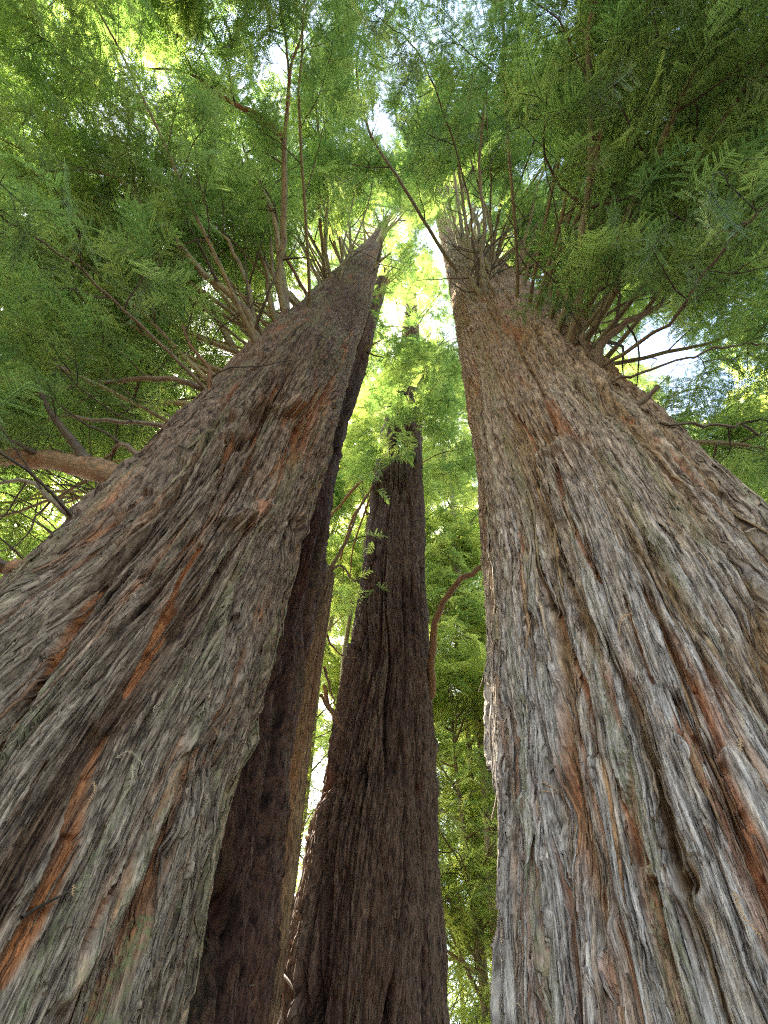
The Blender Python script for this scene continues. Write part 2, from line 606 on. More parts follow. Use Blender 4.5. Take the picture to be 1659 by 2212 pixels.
# heights from the way the edges run in the picture (elevation, azimuth of the axis, half width)
TA = Trunk(3.6, [(8, -29.6, 15.6), (21, -29.9, 14.9), (33.5, -29.7, 14.5), (48.5, -29.5, 14.0), (58, -29.0, 14.0), (67, -28.6, 13.9),
                 (71, -27.6, 12.7), (76.7, -25.9, 11.0), (80.7, -24.8, 8.6), (82.9, -24.4, 5.2), (84.6, -24.6, 3.0)], 46)
TB = Trunk(5.5, [(8, -16.6, 9.4), (24, -17.9, 8.8), (39.5, -18.4, 8.3), (50, -18.6, 7.9), (57.5, -19.0, 7.4), (65, -18.2, 6.4), (68, -17.0, 6.0),
                 (73.6, -15.2, 4.9), (78.4, -12.2, 3.3), (81.4, -11.2, 2.0)], 42)
TC = Trunk(7.4, [(8, -6.9, 1.9), (20, -7.2, 1.8), (27, -7.7, 1.7), (36, -8.1, 1.65), (44, -8.5, 1.6), (47.5, -8.7, 1.5), (48.4, -8.9, 0.8)], 9.95, 1.2)
TD = Trunk(8.5, [(9, 1.2, 6.9), (19, 1.6, 6.4), (27, 2.0, 6.0), (36, 2.4, 5.4), (45.5, 2.5, 5.1), (57, 2.6, 5.1), (63, 2.8, 4.8), (68, 3.3, 4.1),
                 (75, 5.0, 3.3), (78.2, 5.4, 2.4), (80, 5.6, 1.5)], 54)
TE = Trunk(3.2, [(8, 33.8, 20.6), (27, 35.0, 19.2), (42.7, 35.9, 18.4), (52.7, 36.6, 17.7), (60.4, 37.4, 17.0), (66.5, 37.8, 16.6),
                 (70.4, 38.5, 16.2), (75.2, 39.2, 15.1), (78.8, 38.7, 12.8), (82.2, 37.9, 9.2), (84.3, 37.8, 6.0), (86, 38, 2.5)], 50)

tree_a = empty('redwood_tree', (TA.x[1], TA.y[1], 0), 'massive redwood on the left with twisted shaggy bark, red streaks and a thick side limb', 'redwood tree')
tree_b = empty('redwood_tree', (TB.x[1], TB.y[1], 0), 'dark shaded redwood trunk pressed behind the right side of the massive left tree', 'redwood tree')
tree_c = empty('snag_trunk', (TC.x[1], TC.y[1], 0), 'slim broken topped trunk with a gold lit edge between the left and central redwoods', 'tree snag')
tree_d = empty('redwood_tree', (TD.x[1], TD.y[1], 0), 'dark straight redwood in the centre with a sunlit left rim', 'redwood tree')
tree_e = empty('redwood_tree', (TE.x[1], TE.y[1], 0), 'massive grey weathered redwood on the right with a knot hole and rusty fissures', 'redwood tree')

A_RED = [([(-60, 1690), (0, 1600), (64, 1502), (120, 1416), (172, 1338), (232, 1261)], 0.045, 1.0),
         ([(-40, 2130), (56, 1970), (129, 1811), (185, 1682), (232, 1588)], 0.03, 0.95),
         ([(267, 1502), (318, 1422), (357, 1338), (387, 1264), (430, 1190)], 0.032, 0.95),
         ([(430, 1140), (470, 1050), (500, 960)], 0.04, 0.8),
         ([(250, 1190), (330, 1120), (420, 1030)], 0.03, 0.6),
         ([(600, 830), (560, 920), (530, 1010)], 0.03, 0.5),
         ([(-30, 1880), (60, 1760), (110, 1660)], 0.015, 0.6),
         ([(150, 2040), (230, 1900), (300, 1760)], 0.012, 0.5)]
E_RED = [([(1369, 1295), (1416, 1442), (1438, 1493)], 0.03, 0.95),
         ([(1395, 1280), (1440, 1390), (1502, 1502), (1560, 1640)], 0.022, 0.9),
         ([(1472, 1519), (1502, 1605), (1554, 1669), (1597, 1777), (1659, 1923), (1720, 2060)], 0.038, 1.0),
         ([(1190, 1290), (1205, 1360), (1231, 1420), (1261, 1519), (1296, 1631), (1322, 1712), (1365, 1863)], 0.017, 0.95),
         ([(1386, 1906), (1421, 2035), (1440, 2110)], 0.012, 0.85),
         ([(1120, 903), (1148, 957), (1160, 1030)], 0.03, 0.75),
         ([(1206, 1011), (1228, 1101), (1278, 1209), (1307, 1259)], 0.03, 0.8),
         ([(1278, 831), (1386, 932), (1483, 1040), (1602, 1151), (1680, 1250)], 0.022, 0.75),
         ([(1130, 1980), (1138, 2080)], 0.02, 0.5)]
A_FEAT = [([(500, 925), (560, 895), (620, 900), (610, 870)], 0.12, 0.136),
          ([(560, 770), (620, 700), (680, 680)], 0.14, 0.096),
          ([(420, 1010), (480, 960), (520, 930)], 0.10, 0.080),
          ([(470, 1140), (520, 1130), (560, 1095)], 0.07, 0.096),
          ([(190, 1110), (230, 1075), (290, 1010)], 0.10, 0.05),
          ([(690, 1010), (720, 975)], 0.08, 0.064),
          ([(480, 920), (400, 1000), (330, 1080)], 0.09, 0.056)]
E_FEAT = [([(1070, 893), (1140, 872), (1200, 880)], 0.12, 0.035),
          ([(1180, 1000), (1215, 985), (1235, 960)], 0.07, 0.05),
          ([(1200, 860), (1290, 980)], 0.2, 0.03)]


A_RIDGE = [([(490, 1270), (440, 1440), (370, 1650), (310, 1790), (262, 1890), (190, 2030), (110, 2160)], 0.028, 0.055, 0.9, 0.35),
           ([(180, 2220), (250, 2080), (290, 1990)], 0.03, 0.02, 0.2, 0.9),
           ([(-20, 1490), (80, 1370), (180, 1260), (300, 1150), (430, 1010)], 0.05, 0.06, 0.4, 0.1),
           ([(-20, 1390), (120, 1230), (230, 1100), (330, 1000)], 0.06, 0.06, 0.3, 0.3),
           ([(200, 1560), (300, 1390), (380, 1250), (470, 1110), (540, 960)], 0.035, 0.045, 0.5, 0.0),
           ([(30, 1720), (120, 1560), (220, 1400), (300, 1270)], 0.06, 0.04, 0.3, 0.0),
           ([(350, 1240), (420, 1110), (500, 960), (560, 840), (620, 730)], 0.05, 0.045, 0.3, 0.15),
           ([(560, 1120), (600, 980), (640, 860), (680, 740)], 0.04, 0.04, 0.4, 0.15),
           ([(0, 1900), (100, 1740), (190, 1590)], 0.05, -0.03, 0.0, 0.0),
           ([(330, 2230), (380, 1990), (440, 1790), (510, 1590), (560, 1400), (610, 1240), (670, 1040), (720, 880)], 0.03, 0.035, 0.3, 0.0)]
E_RIDGE = [([(1180, 990), (1215, 1090), (1270, 1230), (1330, 1390), (1370, 1480)], 0.035, 0.045, 0.4, 0.1),
           ([(1405, 1480), (1440, 1560), (1490, 1640), (1545, 1720)], 0.03, 0.045, 0.7, 0.0),
           ([(1390, 1520), (1420, 1650), (1450, 1760), (1475, 1850)], 0.022, -0.06, 0.0, 0.0),
           ([(1425, 1560), (1455, 1700), (1480, 1800)], 0.03, 0.04, 0.6, 0.0),
           ([(1110, 2212), (1105, 2000), (1098, 1800), (1090, 1600), (1075, 1400)], 0.035, 0.045, 0.6, 0.0),
           ([(1175, 2212), (1165, 2060), (1150, 1900), (1130, 1700)], 0.02, -0.045, 0.0, 0.0),
           ([(1200, 2140), (1190, 2000), (1180, 1870), (1160, 1740)], 0.03, 0.04, 0.8, 0.0),
           ([(1310, 2100), (1350, 1960), (1330, 1800), (1290, 1650)], 0.03, 0.035, 0.7, 0.0),
           ([(1250, 760), (1350, 880), (1470, 1010), (1600, 1140), (1700, 1240)], 0.05, 0.045, 0.5, 0.2),
           ([(1540, 2200), (1500, 2060), (1470, 1960)], 0.02, -0.04, 0.0, 0.0),
           ([(1040, 760), (1060, 900), (1085, 1050), (1110, 1250)], 0.03, 0.04, 0.4, 0.3)]
D_RIDGE = [([(640, 2212), (665, 2050), (690, 1880), (715, 1720), (742, 1560), (770, 1400)], 0.05, 0.15, 0.3, 0.0),
           ([(690, 2212), (705, 2050), (722, 1880), (745, 1700)], 0.05, -0.09, 0.0, 0.0)]


def knot(T, px, py, r, s):
    q = T.hit(px, py)
    return (q[0], q[1], r, s)


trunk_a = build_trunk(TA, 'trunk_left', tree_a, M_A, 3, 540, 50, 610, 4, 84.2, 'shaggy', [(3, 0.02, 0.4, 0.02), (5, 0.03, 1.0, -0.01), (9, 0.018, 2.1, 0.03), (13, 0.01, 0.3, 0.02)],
                      A_FEAT, A_RED, spiral=0.03, amp=1.45, grey_by_height=lambda t, z: 0.55 + 0.5 * sstep(4.5, 2.2, z), ridges=A_RIDGE)
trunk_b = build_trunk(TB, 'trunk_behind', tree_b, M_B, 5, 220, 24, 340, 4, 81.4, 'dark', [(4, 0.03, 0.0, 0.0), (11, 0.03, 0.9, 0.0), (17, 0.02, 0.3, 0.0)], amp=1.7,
                      grey_by_height=lambda t, z: 0.7 + 1.2 * sstep(14, 22, z))
M_C = bark_material('bark_golden', (0.11, 0.066, 0.034), (0.24, 0.15, 0.075), (0.25, 0.10, 0.04))
trunk_c = build_trunk(TC, 'trunk_snag', tree_c, M_C, 6, 100, 40, 260, 4, 47.5, 'dark', [(2, 0.26, 0.87, 0.0), (5, 0.05, 0.2, 0.0)], amp=0.6)
trunk_d = build_trunk(TD, 'trunk_centre', tree_d, M_D, 8, 240, 24, 440, 4, 80, 'dark', [(2, 0.02, 0.0, 0.0), (7, 0.03, 0.4, 0.0), (15, 0.02, 0.4, 0.01)], amp=1.8, ridges=D_RIDGE, grey_by_height=lambda t, z: 0.9 + 1.5 * sstep(14, 22, z))
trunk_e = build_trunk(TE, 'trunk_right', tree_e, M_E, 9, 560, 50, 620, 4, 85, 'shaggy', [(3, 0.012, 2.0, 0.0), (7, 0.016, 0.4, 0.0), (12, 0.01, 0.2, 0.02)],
                      E_FEAT, E_RED, spiral=-0.012, amp=1.2, grey_by_height=lambda t, z: 0.4 + 0.75 * sstep(5.5, 2.6, z),
                      knots=[knot(TE, 1490, 1902, 0.032, 0.05)], ridges=E_RIDGE)


# ------------------------------------------------------------------ tubes
class Tubes:
    def __init__(self):
        self.co, self.f, self.g, self.li, self.n = [], [], [], [], 0

    def add(self, pts, rad, sides=6, lichen=1.0, rough=0.0):
        pts = np.asarray(pts, dtype=float)
        n = len(pts)
        if n < 2: return
        rad = np.asarray(rad, dtype=float)
        tn = np.gradient(pts, axis=0)
        tn /= (np.linalg.norm(tn, axis=1)[:, None] + 1e-9)
        ref = np.array([0.0, 0, 1]) if abs(tn[0][2]) < 0.9 else np.array([1.0, 0, 0])
        a = np.cross(tn, ref)
        a /= (np.linalg.norm(a, axis=1)[:, None] + 1e-9)
        b = np.cross(tn, a)
        ang = np.arange(sides) / sides * 2 * math.pi
        rr = rad[:, None] * (1 + (rough * rng.uniform(-1, 1, (n, sides)) if rough else 0))
        ring = pts[:, None, :] + rr[..., None] * (np.cos(ang)[None, :, None] * a[:, None, :] + np.sin(ang)[None, :, None] * b[:, None, :])
        L = np.concatenate([[0], np.cumsum(np.linalg.norm(np.diff(pts, axis=0), axis=1))]) + self.n * 0.37
        self.co.append(ring.reshape(-1, 3))
        g = np.zeros((n, sides, 3))
        g[..., 0] = np.abs(np.sin(ang / 2))[None, :] * max(rad[0], 0.02) * 3 + self.n * .11
        g[..., 1] = L[:, None]
        self.g.append(g.reshape(-1, 3))
        self.li.append(np.full(n * sides, lichen))
        i, j = np.meshgrid(np.arange(n - 1), np.arange(sides), indexing='ij')
        j2 = (j + 1) % sides
        self.f.append((np.stack([i * sides + j, i * sides + j2, (i + 1) * sides + j2, (i + 1) * sides + j], -1) + self.n).reshape(-1, 4))
        self.n += n * sides

    def build(self, name, mat, parent, kind=None):
        if not self.co: return None
        me = mesh_np(name, np.concatenate(self.co), np.concatenate(self.f))
        vattr(me, 'grain', np.concatenate(self.g))
        fattr(me, 'lichen', np.concatenate(self.li))
        me.materials.append(mat)
        return link(name, me, parent, kind)


def unit_(v):
    return v / np.linalg.norm(v)


def smooth_path(pts, n, wob=0.0):
    """Catmull-Rom through pts, with a little natural wander"""
    pts = [np.asarray(p, float) for p in pts]
    P = [2 * pts[0] - pts[1]] + pts + [2 * pts[-1] - pts[-2]]
    out = []
    for i in range(1, len(P) - 2):
        for k in range(n):
            t = k / n
            out.append(0.5 * ((2 * P[i]) + (-P[i - 1] + P[i + 1]) * t + (2 * P[i - 1] - 5 * P[i] + 4 * P[i + 1] - P[i + 2]) * t * t
                              + (-P[i - 1] + 3 * P[i] - 3 * P[i + 1] + P[i + 2]) * t ** 3))
    out.append(P[-2])
    out = np.array(out)
    if wob:
        w = rng.normal(0, wob, out.shape)
        w[0] = 0
        out = out + w
    return out


def unit(v):
    return v / (np.linalg.norm(v) + 1e-9)


# open lanes in the canopy, seen from the glade: direction, angular radius, how far up they stay open
LANES = [(unit_(ray(x, y)), math.cos(R(a)), m) for x, y, a, m in
         [(865, 520, 6.5, 17), (800, 560, 4.5, 22), (740, 640, 4.5, 22), (1010, 560, 4.5, 20), (1040, 640, 5, 16), (950, 480, 4, 15), (900, 620, 5, 24),
          (1100, 720, 6, 12), (1200, 900, 9, 9), (640, 760, 5, 14), (560, 900, 8, 11), (700, 850, 6, 20), (1400, 765, 3.2, 30), (1070, 800, 5, 12),
          (300, 1300, 16, 8), (1025, 440, 6, 12.5), (640, 450, 5.5, 11.5), (745, 440, 5.5, 15), (560, 600, 5, 11.5), (1130, 480, 4.5, 12), (1400, 1500, 20, 8), (860, 1600, 9, 7.5), (860, 1150, 4, 7.8), (620, 1200, 8, 9), (1560, 1200, 8, 6)]]


def in_lane(p):
    v = np.asarray(p) - CAM
    l = math.sqrt(v[0] * v[0] + v[1] * v[1] + v[2] * v[2]) + 1e-6
    for d, c, m in LANES:
        if l < m and (v[0] * d[0] + v[1] * d[1] + v[2] * d[2]) > c * l: return True
    return l < 2.2


class Foliage:
    def __init__(self):
        self.p, self.d, self.n, self.s, self.v = [], [], [], [], []

    def add(self, p, d, nrm, s, var):
        l = np.linalg.norm(p - CAM)
        var = (0 if l < 6.0 else 3 if l < 12.5 else 6) + var % 3
        self.p.append(p); self.d.append(d); self.n.append(nrm); self.s.append(s); self.v.append(var)


def wander(p0, d0, length, n, wig, up, droop):
    """a growing shoot: up bends it upward, droop weighs its tip down"""
    pts = [np.array(p0, float)]
    d = unit(np.array(d0, float))
    st = length / n
    for k in range(n):
        d = unit(d + rng.normal(0, wig, 3) + np.array([0, 0, up * (1 - k / n) - droop * (k / n)]))
        pts.append(pts[-1] + d * st)
    return np.array(pts)


def leafy_twigs(tb, fo, path, start, dens, tl, sprays, scale, var_lo, var_hi, flat=0.22):
    """side twigs along the outer part of a shoot, each carrying sprays"""
    n = len(path)
    seg = np.linalg.norm(np.diff(path, axis=0), axis=1)
    L = seg.sum()
    cnt = max(2, int(L * (1 - start) * dens))
    side = 1
    for k in range(cnt):
        t = start + (1 - start) * (k + rng.uniform(0, 1)) / cnt
        x = t * (n - 1)
        i = min(int(x), n - 2)
        p = path[i] * (1 - (x - i)) + path[i + 1] * (x - i)
        tdir = unit(path[i + 1] - path[i])
        s = np.cross(tdir, [0, 0, 1.0])
        if np.linalg.norm(s) < 0.1: s = np.array([1.0, 0, 0])
        s = unit(s) * side
        side = -side
        d = unit(s * rng.uniform(0.6, 1.1) + tdir * rng.uniform(0.4, 0.9) + np.array([0, 0, rng.uniform(-0.55, 0.25)]))
        ln = tl * rng.uniform(0.5, 1.2) * (1.15 - 0.6 * t)
        q = wander(p, d, ln, 4, 0.12, 0.0, 0.16)
        if in_lane(q[2]) or in_lane(q[4]): continue
        tb.add(q, np.linspace(0.0045 + ln * 0.004, 0.002, 5), 3, 0.6)
        for m in range(sprays):
            u = (m + rng.uniform(0.3, 1)) / sprays * 4
            a = min(int(u), 3)
            pp = q[a] * (1 - (u - a)) + q[a + 1] * (u - a)
            td = unit(q[a + 1] - q[a])
            ss = unit(np.cross(td, [0, 0, 1.0]) + 1e-6) * (1 if m % 2 else -1)
            dd = unit(td + ss * rng.uniform(0.2, 0.9) + np.array([0, 0, rng.uniform(-0.45, 0.1)]))
            nn = unit(np.array([0, 0, 1.0]) + rng.normal(0, flat, 3))
            fo.add(pp, dd, nn, scale * rng.uniform(0.7, 1.25), int(rng.integers(var_lo, var_hi)))


# ------------------------------------------------------------------ sprays of needles (source meshes for the crowns)
def spray_mesh(name, length, nside, sl, nspace, nlen, nwid, seed, mat, droop=0.25):
    g = np.random.default_rng(seed)
    co, f, wood, young = [], [], [], []

    def needle(p, d, nrm, ln, wd, yg):
        b = len(co)
        s = unit(np.cross(d, nrm)) * wd * 0.5
        m = p + d * ln * 0.45
        co.extend([p, m + s, p + d * ln - nrm * ln * 0.12, m - s])
        f.append((b, b + 1, b + 2, b + 3))
        wood.extend([0] * 4)
        young.extend([yg] * 4)

    def shoot(p0, d0, nrm, ln, yg, r):
        n = max(4, int(ln / nspace))
        pts = []
        p = np.array(p0, float); d = np.array(d0, float)
        for k in range(n + 1):
            pts.append(p.copy())
            d = unit(d + np.array([0, 0, -droop * nspace / 0.12 * 0.25]) + g.normal(0, 0.02, 3))
            p = p + d * (ln / n)
        for k in range(1, n + 1):
            td = unit(pts[k] - pts[k - 1])
            s = unit(np.cross(nrm, td))
            prof = (0.55 + 0.45 * math.sin(math.pi * min(1, (k + 1) / n) ** 0.8)) if k > n * .5 else 1.0
            for sg in (-1, 1):
                dd = unit(s * sg * 0.85 + td * 0.55 + nrm * g.normal(0.05, 0.10))
                needle(pts[k], dd, unit(nrm + g.normal(0, 0.15, 3)), nlen * prof * g.uniform(0.85, 1.1), nwid, yg * (k / n) ** 2)
        b = len(co)                       # the twig itself, a thin three-sided rod
        for q, rr in ((pts[0], r), (pts[n // 2], r * .7), (pts[n], r * .3)):
            for a in range(3):
                co.append(q + rr * np.array([math.cos(a * 2.1) * 0.7, math.cos(a * 2.1 + 1.2) * .7, math.sin(a * 2.1)]))
                wood.append(1); young.append(0)
        for k in range(2):
            for a in range(3):
                f.append((b + k * 3 + a, b + k * 3 + (a + 1) % 3, b + k * 3 + 3 + (a + 1) % 3, b + k * 3 + 3 + a))
        return pts

    up = np.array([0, 0, 1.0])
    main = shoot((0, 0, 0), (1, 0, 0), up, length, 0.6, length * 0.006)
    n = len(main)
    for k in range(nside):
        t = (k + 1.0) / (nside + 1.5)
        p = main[int(t * (n - 1))]
        sg = 1 if k % 2 else -1
        a = R(g.uniform(42, 62))
        d = np.array([math.cos(a), sg * math.sin(a), g.normal(0, 0.12)])
        shoot(p, unit(d), unit(up + g.normal(0, .15, 3)), sl * (1 - 0.65 * t) * g.uniform(0.45, 1.2), g.uniform(0.2, 1) if g.random() < 0.5 else 0.1, length * 0.003)
    me = mesh_np(name, np.array(co), np.array(f), smooth=False)
    fattr(me, 'wood', wood)
    fattr(me, 'young', young)
    me.materials.append(mat)
    return me


def spray_collection(name, mat, seed):
    c = bpy.data.collections.new(name)
    specs = []
    for k in range(3):      # 0-2 close: individual needles
        specs.append((0.42, 12, 0.20, 0.0075, 0.018, 0.0045))
    for k in range(3):      # 3-5 mid distance
        specs.append((0.60, 10, 0.32, 0.015, 0.032, 0.011))
    for k in range(3):      # 6-8 far
        specs.append((0.90, 11, 0.46, 0.028, 0.055, 0.021))
    for k, sp in enumerate(specs):
        me = spray_mesh('spray_%02d' % k, *sp, seed + k, mat, droop=(0.35, 0.7, 1.0)[k % 3])
        o = bpy.data.objects.new('%s_spray_%02d' % (name, k), me)
        c.objects.link(o)
    return c


SPR = spray_collection('green', M_LEAF, 50)
SPRY = spray_collection('yellow', M_LEAF_Y, 90)


def crown_nodes(coll, name):
    ng = bpy.data.node_groups.new(name, 'GeometryNodeTree')
    ng.interface.new_socket('Geometry', in_out='INPUT', socket_type='NodeSocketGeometry')
    ng.interface.new_socket('Geometry', in_out='OUTPUT', socket_type='NodeSocketGeometry')
    N_ = ng.nodes.new
    gi, go = N_('NodeGroupInput'), N_('NodeGroupOutput')
    ci = N_('GeometryNodeCollectionInfo')
    ci.inputs['Collection'].default_value = coll
    ci.inputs['Separate Children'].default_value = True
    ci.inputs['Reset Children'].default_value = True
    ip = N_('GeometryNodeInstanceOnPoints')
    ip.inputs['Pick Instance'].default_value = True

    def na(nm, ty):
        n = N_('GeometryNodeInputNamedAttribute')
        n.data_type = ty
        n.inputs['Name'].default_value = nm
        return n.outputs['Attribute']
    L = ng.links.new
    L(gi.outputs[0], ip.inputs['Points'])
    L(ci.outputs[0], ip.inputs['Instance'])
    L(na('pick', 'INT'), ip.inputs['Instance Index'])
    e2r = N_('FunctionNodeEulerToRotation')
    L(na('turn', 'FLOAT_VECTOR'), e2r.inputs[0])
    L(e2r.outputs[0], ip.inputs['Rotation'])
    L(na('size', 'FLOAT'), ip.inputs['Scale'])
    L(ip.outputs[0], go.inputs[0])
    return ng


NG = crown_nodes(SPR, 'needle_sprays')
NGY = crown_nodes(SPRY, 'needle_sprays_yellow')
TOTAL = [0]


def build_foliage(fo, name, parent, ng=None, kind='stuff', origin=None):
    n = len(fo.p)
    if not n: return None
    TOTAL[0] += n
    P = np.array(fo.p); D = np.array(fo.d); Nn = np.array(fo.n)
    D /= np.linalg.norm(D, axis=1)[:, None]
    Y = np.cross(Nn, D); Y /= np.linalg.norm(Y, axis=1)[:, None] + 1e-9
    Z = np.cross(D, Y)
    # euler XYZ of the matrix with columns D, Y, Z
    ry = -np.arcsin(np.clip(D[:, 2], -1, 1))
    rz = np.arctan2(D[:, 1], D[:, 0])
    rx = np.arctan2(Y[:, 2], Z[:, 2])
    me = bpy.data.meshes.new(name)
    me.vertices.add(n)
    me.vertices.foreach_set('co', P.astype(np.float32).ravel())
    vattr(me, 'turn', np.stack([rx, ry, rz], 1))
    fattr(me, 'size', fo.s)
    a = me.attributes.new('pick', 'INT', 'POINT')
    a.data.foreach_set('value', np.array(fo.v, dtype=np.int32))
    o = link(name, me, parent, kind)
    m = o.modifiers.new('sprays', 'NODES')
    m.node_group = ng or NG
    return o


# ------------------------------------------------------------------ limbs of the great trees
def branch_part(parent, path, rads, mat, lich=1.0, sides=8, name='branch'):
    t = Tubes()
    t.add(path, rads, sides, lich, rough=0.10)
    return t.build(name, mat, parent)


def grow(tree, fo, path, r0, r1, mat, sub, leaf=(0.35, 5.0, 0.55, 3, 1.0, 0, 3), lich=1.0, sides=8, sublen=1.2, kids_from=0.3, wig=0.16):
    """a limb as a part of its tree; its forks and leafy twigs are one sub-part"""
    n = len(path)
    rr = r0 + (r1 - r0) * np.linspace(0, 1, n) ** 0.8
    rr[0] *= 1.35
    b = branch_part(tree, path, rr, mat, lich, sides)
    tw = Tubes()
    for k in range(sub):
        t = kids_from + (1 - kids_from) * (k + rng.uniform(0, 0.9)) / max(1, sub)
        i = min(int(t * (n - 1)), n - 2)
        td = unit(path[i + 1] - path[i])
        s = unit(np.cross(td, [0, 0, 1.0]) + 1e-6) * (1 if k % 2 else -1)
        d = unit(td * rng.uniform(0.5, 1.1) + s * rng.uniform(0.5, 1.0) + np.array([0, 0, rng.uniform(-0.3, 0.3)]))
        ln = sublen * rng.uniform(0.6, 1.3) * (1.2 - 0.6 * t)
        q = wander(path[i], d, ln, 7, wig, 0.05, 0.12)
        rs = rr[i] * rng.uniform(0.35, 0.6)
        tw.add(q, np.linspace(rs, 0.005, 8), 5, lich * 0.7)
        leafy_twigs(tw, fo, q, leaf[0], leaf[1], leaf[2], leaf[3], leaf[4], leaf[5], leaf[6])
    leafy_twigs(tw, fo, path, 0.72, leaf[1], leaf[2], leaf[3], leaf[4], leaf[5], leaf[6])
    o = tw.build('twigs', M_TWIG, b)
    if o is not None:
        o.matrix_parent_inverse = Matrix.Identity(4)
        o['kind'] = 'stuff'
    return b


def px_path(T, pts, zs, n=5, wob=0.012):
    """limb from the trunk surface through photograph points at the given heights above its foot"""
    hit = T.hit(*pts[0])
    p0 = hit[2]
    x, y, r = T.at(p0[2])
    inner = np.array([x, y, p0[2] - 0.05]) * 0.25 + p0 * 0.75
    z0 = p0[2]
    if abs(zs[-1]) > 1.25 and pts[0] == (262, 1035): wob = 0.006
    P = [inner, p0] + [at_z(px, py, z0 + dz) for (px, py), dz in zip(pts[1:], zs)]
    return smooth_path(P, n, wob)


fo_a, fo_b, fo_d, fo_e = Foliage(), Foliage(), Foliage(), Foliage()
LIMBS_A = [  # photograph points, rise along the limb, radii, side shoots, material, lichen
    ([(262, 1035), (200, 1012), (120, 998), (0, 985), (-140, 990), (-300, 960)], (0.15, 0.35, 0.6, 0.9, 1.3), 0.135, 0.07, 6, M_LIMB_RED, 0.5),
    ([(618, 690), (603, 600), (612, 500), (615, 400), (614, 300)], (0.55, 1.1, 1.6, 2.1), 0.075, 0.052, 2, M_LIMB, 0.9),
    ([(703, 600), (693, 500), (688, 400), (690, 300), (680, 190), (670, 60)], (0.7, 1.4, 2.0, 2.6, 3.1), 0.07, 0.02, 5, M_LIMB_RED, 0.7),
    ([(568, 725), (500, 640), (440, 590), (390, 530), (330, 470), (270, 400), (190, 365), (50, 370)], (0.3, 0.6, 0.9, 1.2, 1.5, 1.8, 2.2), 0.085, 0.02, 7, M_LIMB, 0.8),
    ([(555, 720), (530, 600), (490, 520), (455, 480), (400, 380)], (0.6, 1.1, 1.5, 2.1), 0.055, 0.015, 5, M_LIMB, 1.0),
    ([(455, 850), (450, 795), (410, 745), (395, 700)], (0.25, 0.5, 0.8), 0.045, 0.012, 3, M_LIMB_RED, 0.3),
    ([(452, 850), (380, 820), (280, 820), (180, 832), (100, 842), (0, 812), (-100, 800)], (0.1, 0.3, 0.5, 0.6, 0.8, 1.0), 0.05, 0.015, 7, M_LIMB, 0.3),
    ([(362, 925), (290, 912), (200, 906), (110, 905), (0, 960), (-80, 980)], (0.1, 0.25, 0.4, 0.5, 0.6), 0.035, 0.012, 6, M_LIMB, 0.3),
    ([(664, 640), (620, 560), (590, 480), (540, 390), (500, 290), (440, 250)], (0.6, 1.2, 1.8, 2.4, 2.8), 0.055, 0.015, 5, M_LIMB_RED, 0.4),
    ([(70, 1235), (0, 1222), (-80, 1200), (-170, 1190)], (0.1, 0.25, 0.4), 0.07, 0.03, 4, M_LIMB_RED, 0.2),
    ([(735, 605), (745, 520), (765, 420), (775, 330)], (1.2, 2.6, 3.8), 0.04, 0.012, 3, M_LIMB, 1.0),
    ([(730, 600), (775, 500), (800, 420), (815, 330)], (1.4, 3.0, 4.4), 0.04, 0.012, 3, M_LIMB, 1.0),
    ([(760, 560), (750, 440), (735, 320), (725, 200)], (1.6, 3.0, 4.2), 0.07, 0.02, 3, M_LIMB, 1.0),
    ([(715, 600), (650, 480), (560, 400), (470, 330), (380, 290)], (0.9, 1.8, 2.6, 3.2), 0.06, 0.02, 5, M_LIMB, 0.9),
    ([(640, 660), (590, 590), (540, 520), (460, 470), (330, 440)], (0.5, 1.0, 1.6, 2.2), 0.06, 0.02, 5, M_LIMB, 1.0),
    ([(300, 985), (262, 960), (225, 1000), (150, 1060), (20, 1110), (-60, 1120)], (0.2, 0.2, 0.25, 0.3, 0.4), 0.035, 0.012, 6, M_LIMB, 0.4),
    ([(170, 1130), (110, 1080), (60, 1040), (-60, 1050)], (0.1, 0.3, 0.5), 0.035, 0.012, 5, M_LIMB, 0.4),
]
LEAF_A = (0.25, 5.0, 0.5, 3, 1.0, 0, 6)
for pts, zs, r0, r1, sub, mat, li in LIMBS_A:
    P = px_path(TA, pts, zs, wob=0.012 if r0 > 0.05 else 0.007)
    b = grow(tree_a, fo_a, P, r0, r1, mat, sub, LEAF_A, li, sides=10 if r0 > 0.1 else 8, sublen=1.3)
    if pts[0] == (618, 690):
        tipA = P[-1]
        zf = P[-1][2]
        for q, dz, ra, rb in (([(560, 250), (500, 222), (440, 180), (400, 120), (375, 40), (360, -60)], (0.3, 0.55, 0.8, 1.1, 1.5, 1.9), 0.05, 0.015),
                              ([(625, 190), (618, 100), (605, 0), (590, -90)], (0.4, 0.8, 1.2, 1.5), 0.038, 0.012),
                              ([(628, 150), (650, 80), (668, 0), (690, -80)], (0.5, 0.9, 1.3, 1.6), 0.032, 0.012),
                              ([(520, 235), (410, 160), (320, 148), (250, 150), (130, 185), (20, 170)], (0.45, 0.8, 1.0, 1.2, 1.5, 1.8), 0.035, 0.012)):
            PP = smooth_path([tipA] + [at_z(x, y, zf + d) for (x, y), d in zip(q, dz)], 5, 0.006)
            grow(tree_a, fo_a, PP, ra, rb, M_LIMB_RED, 5, LEAF_A, 0.2, sublen=1.3)

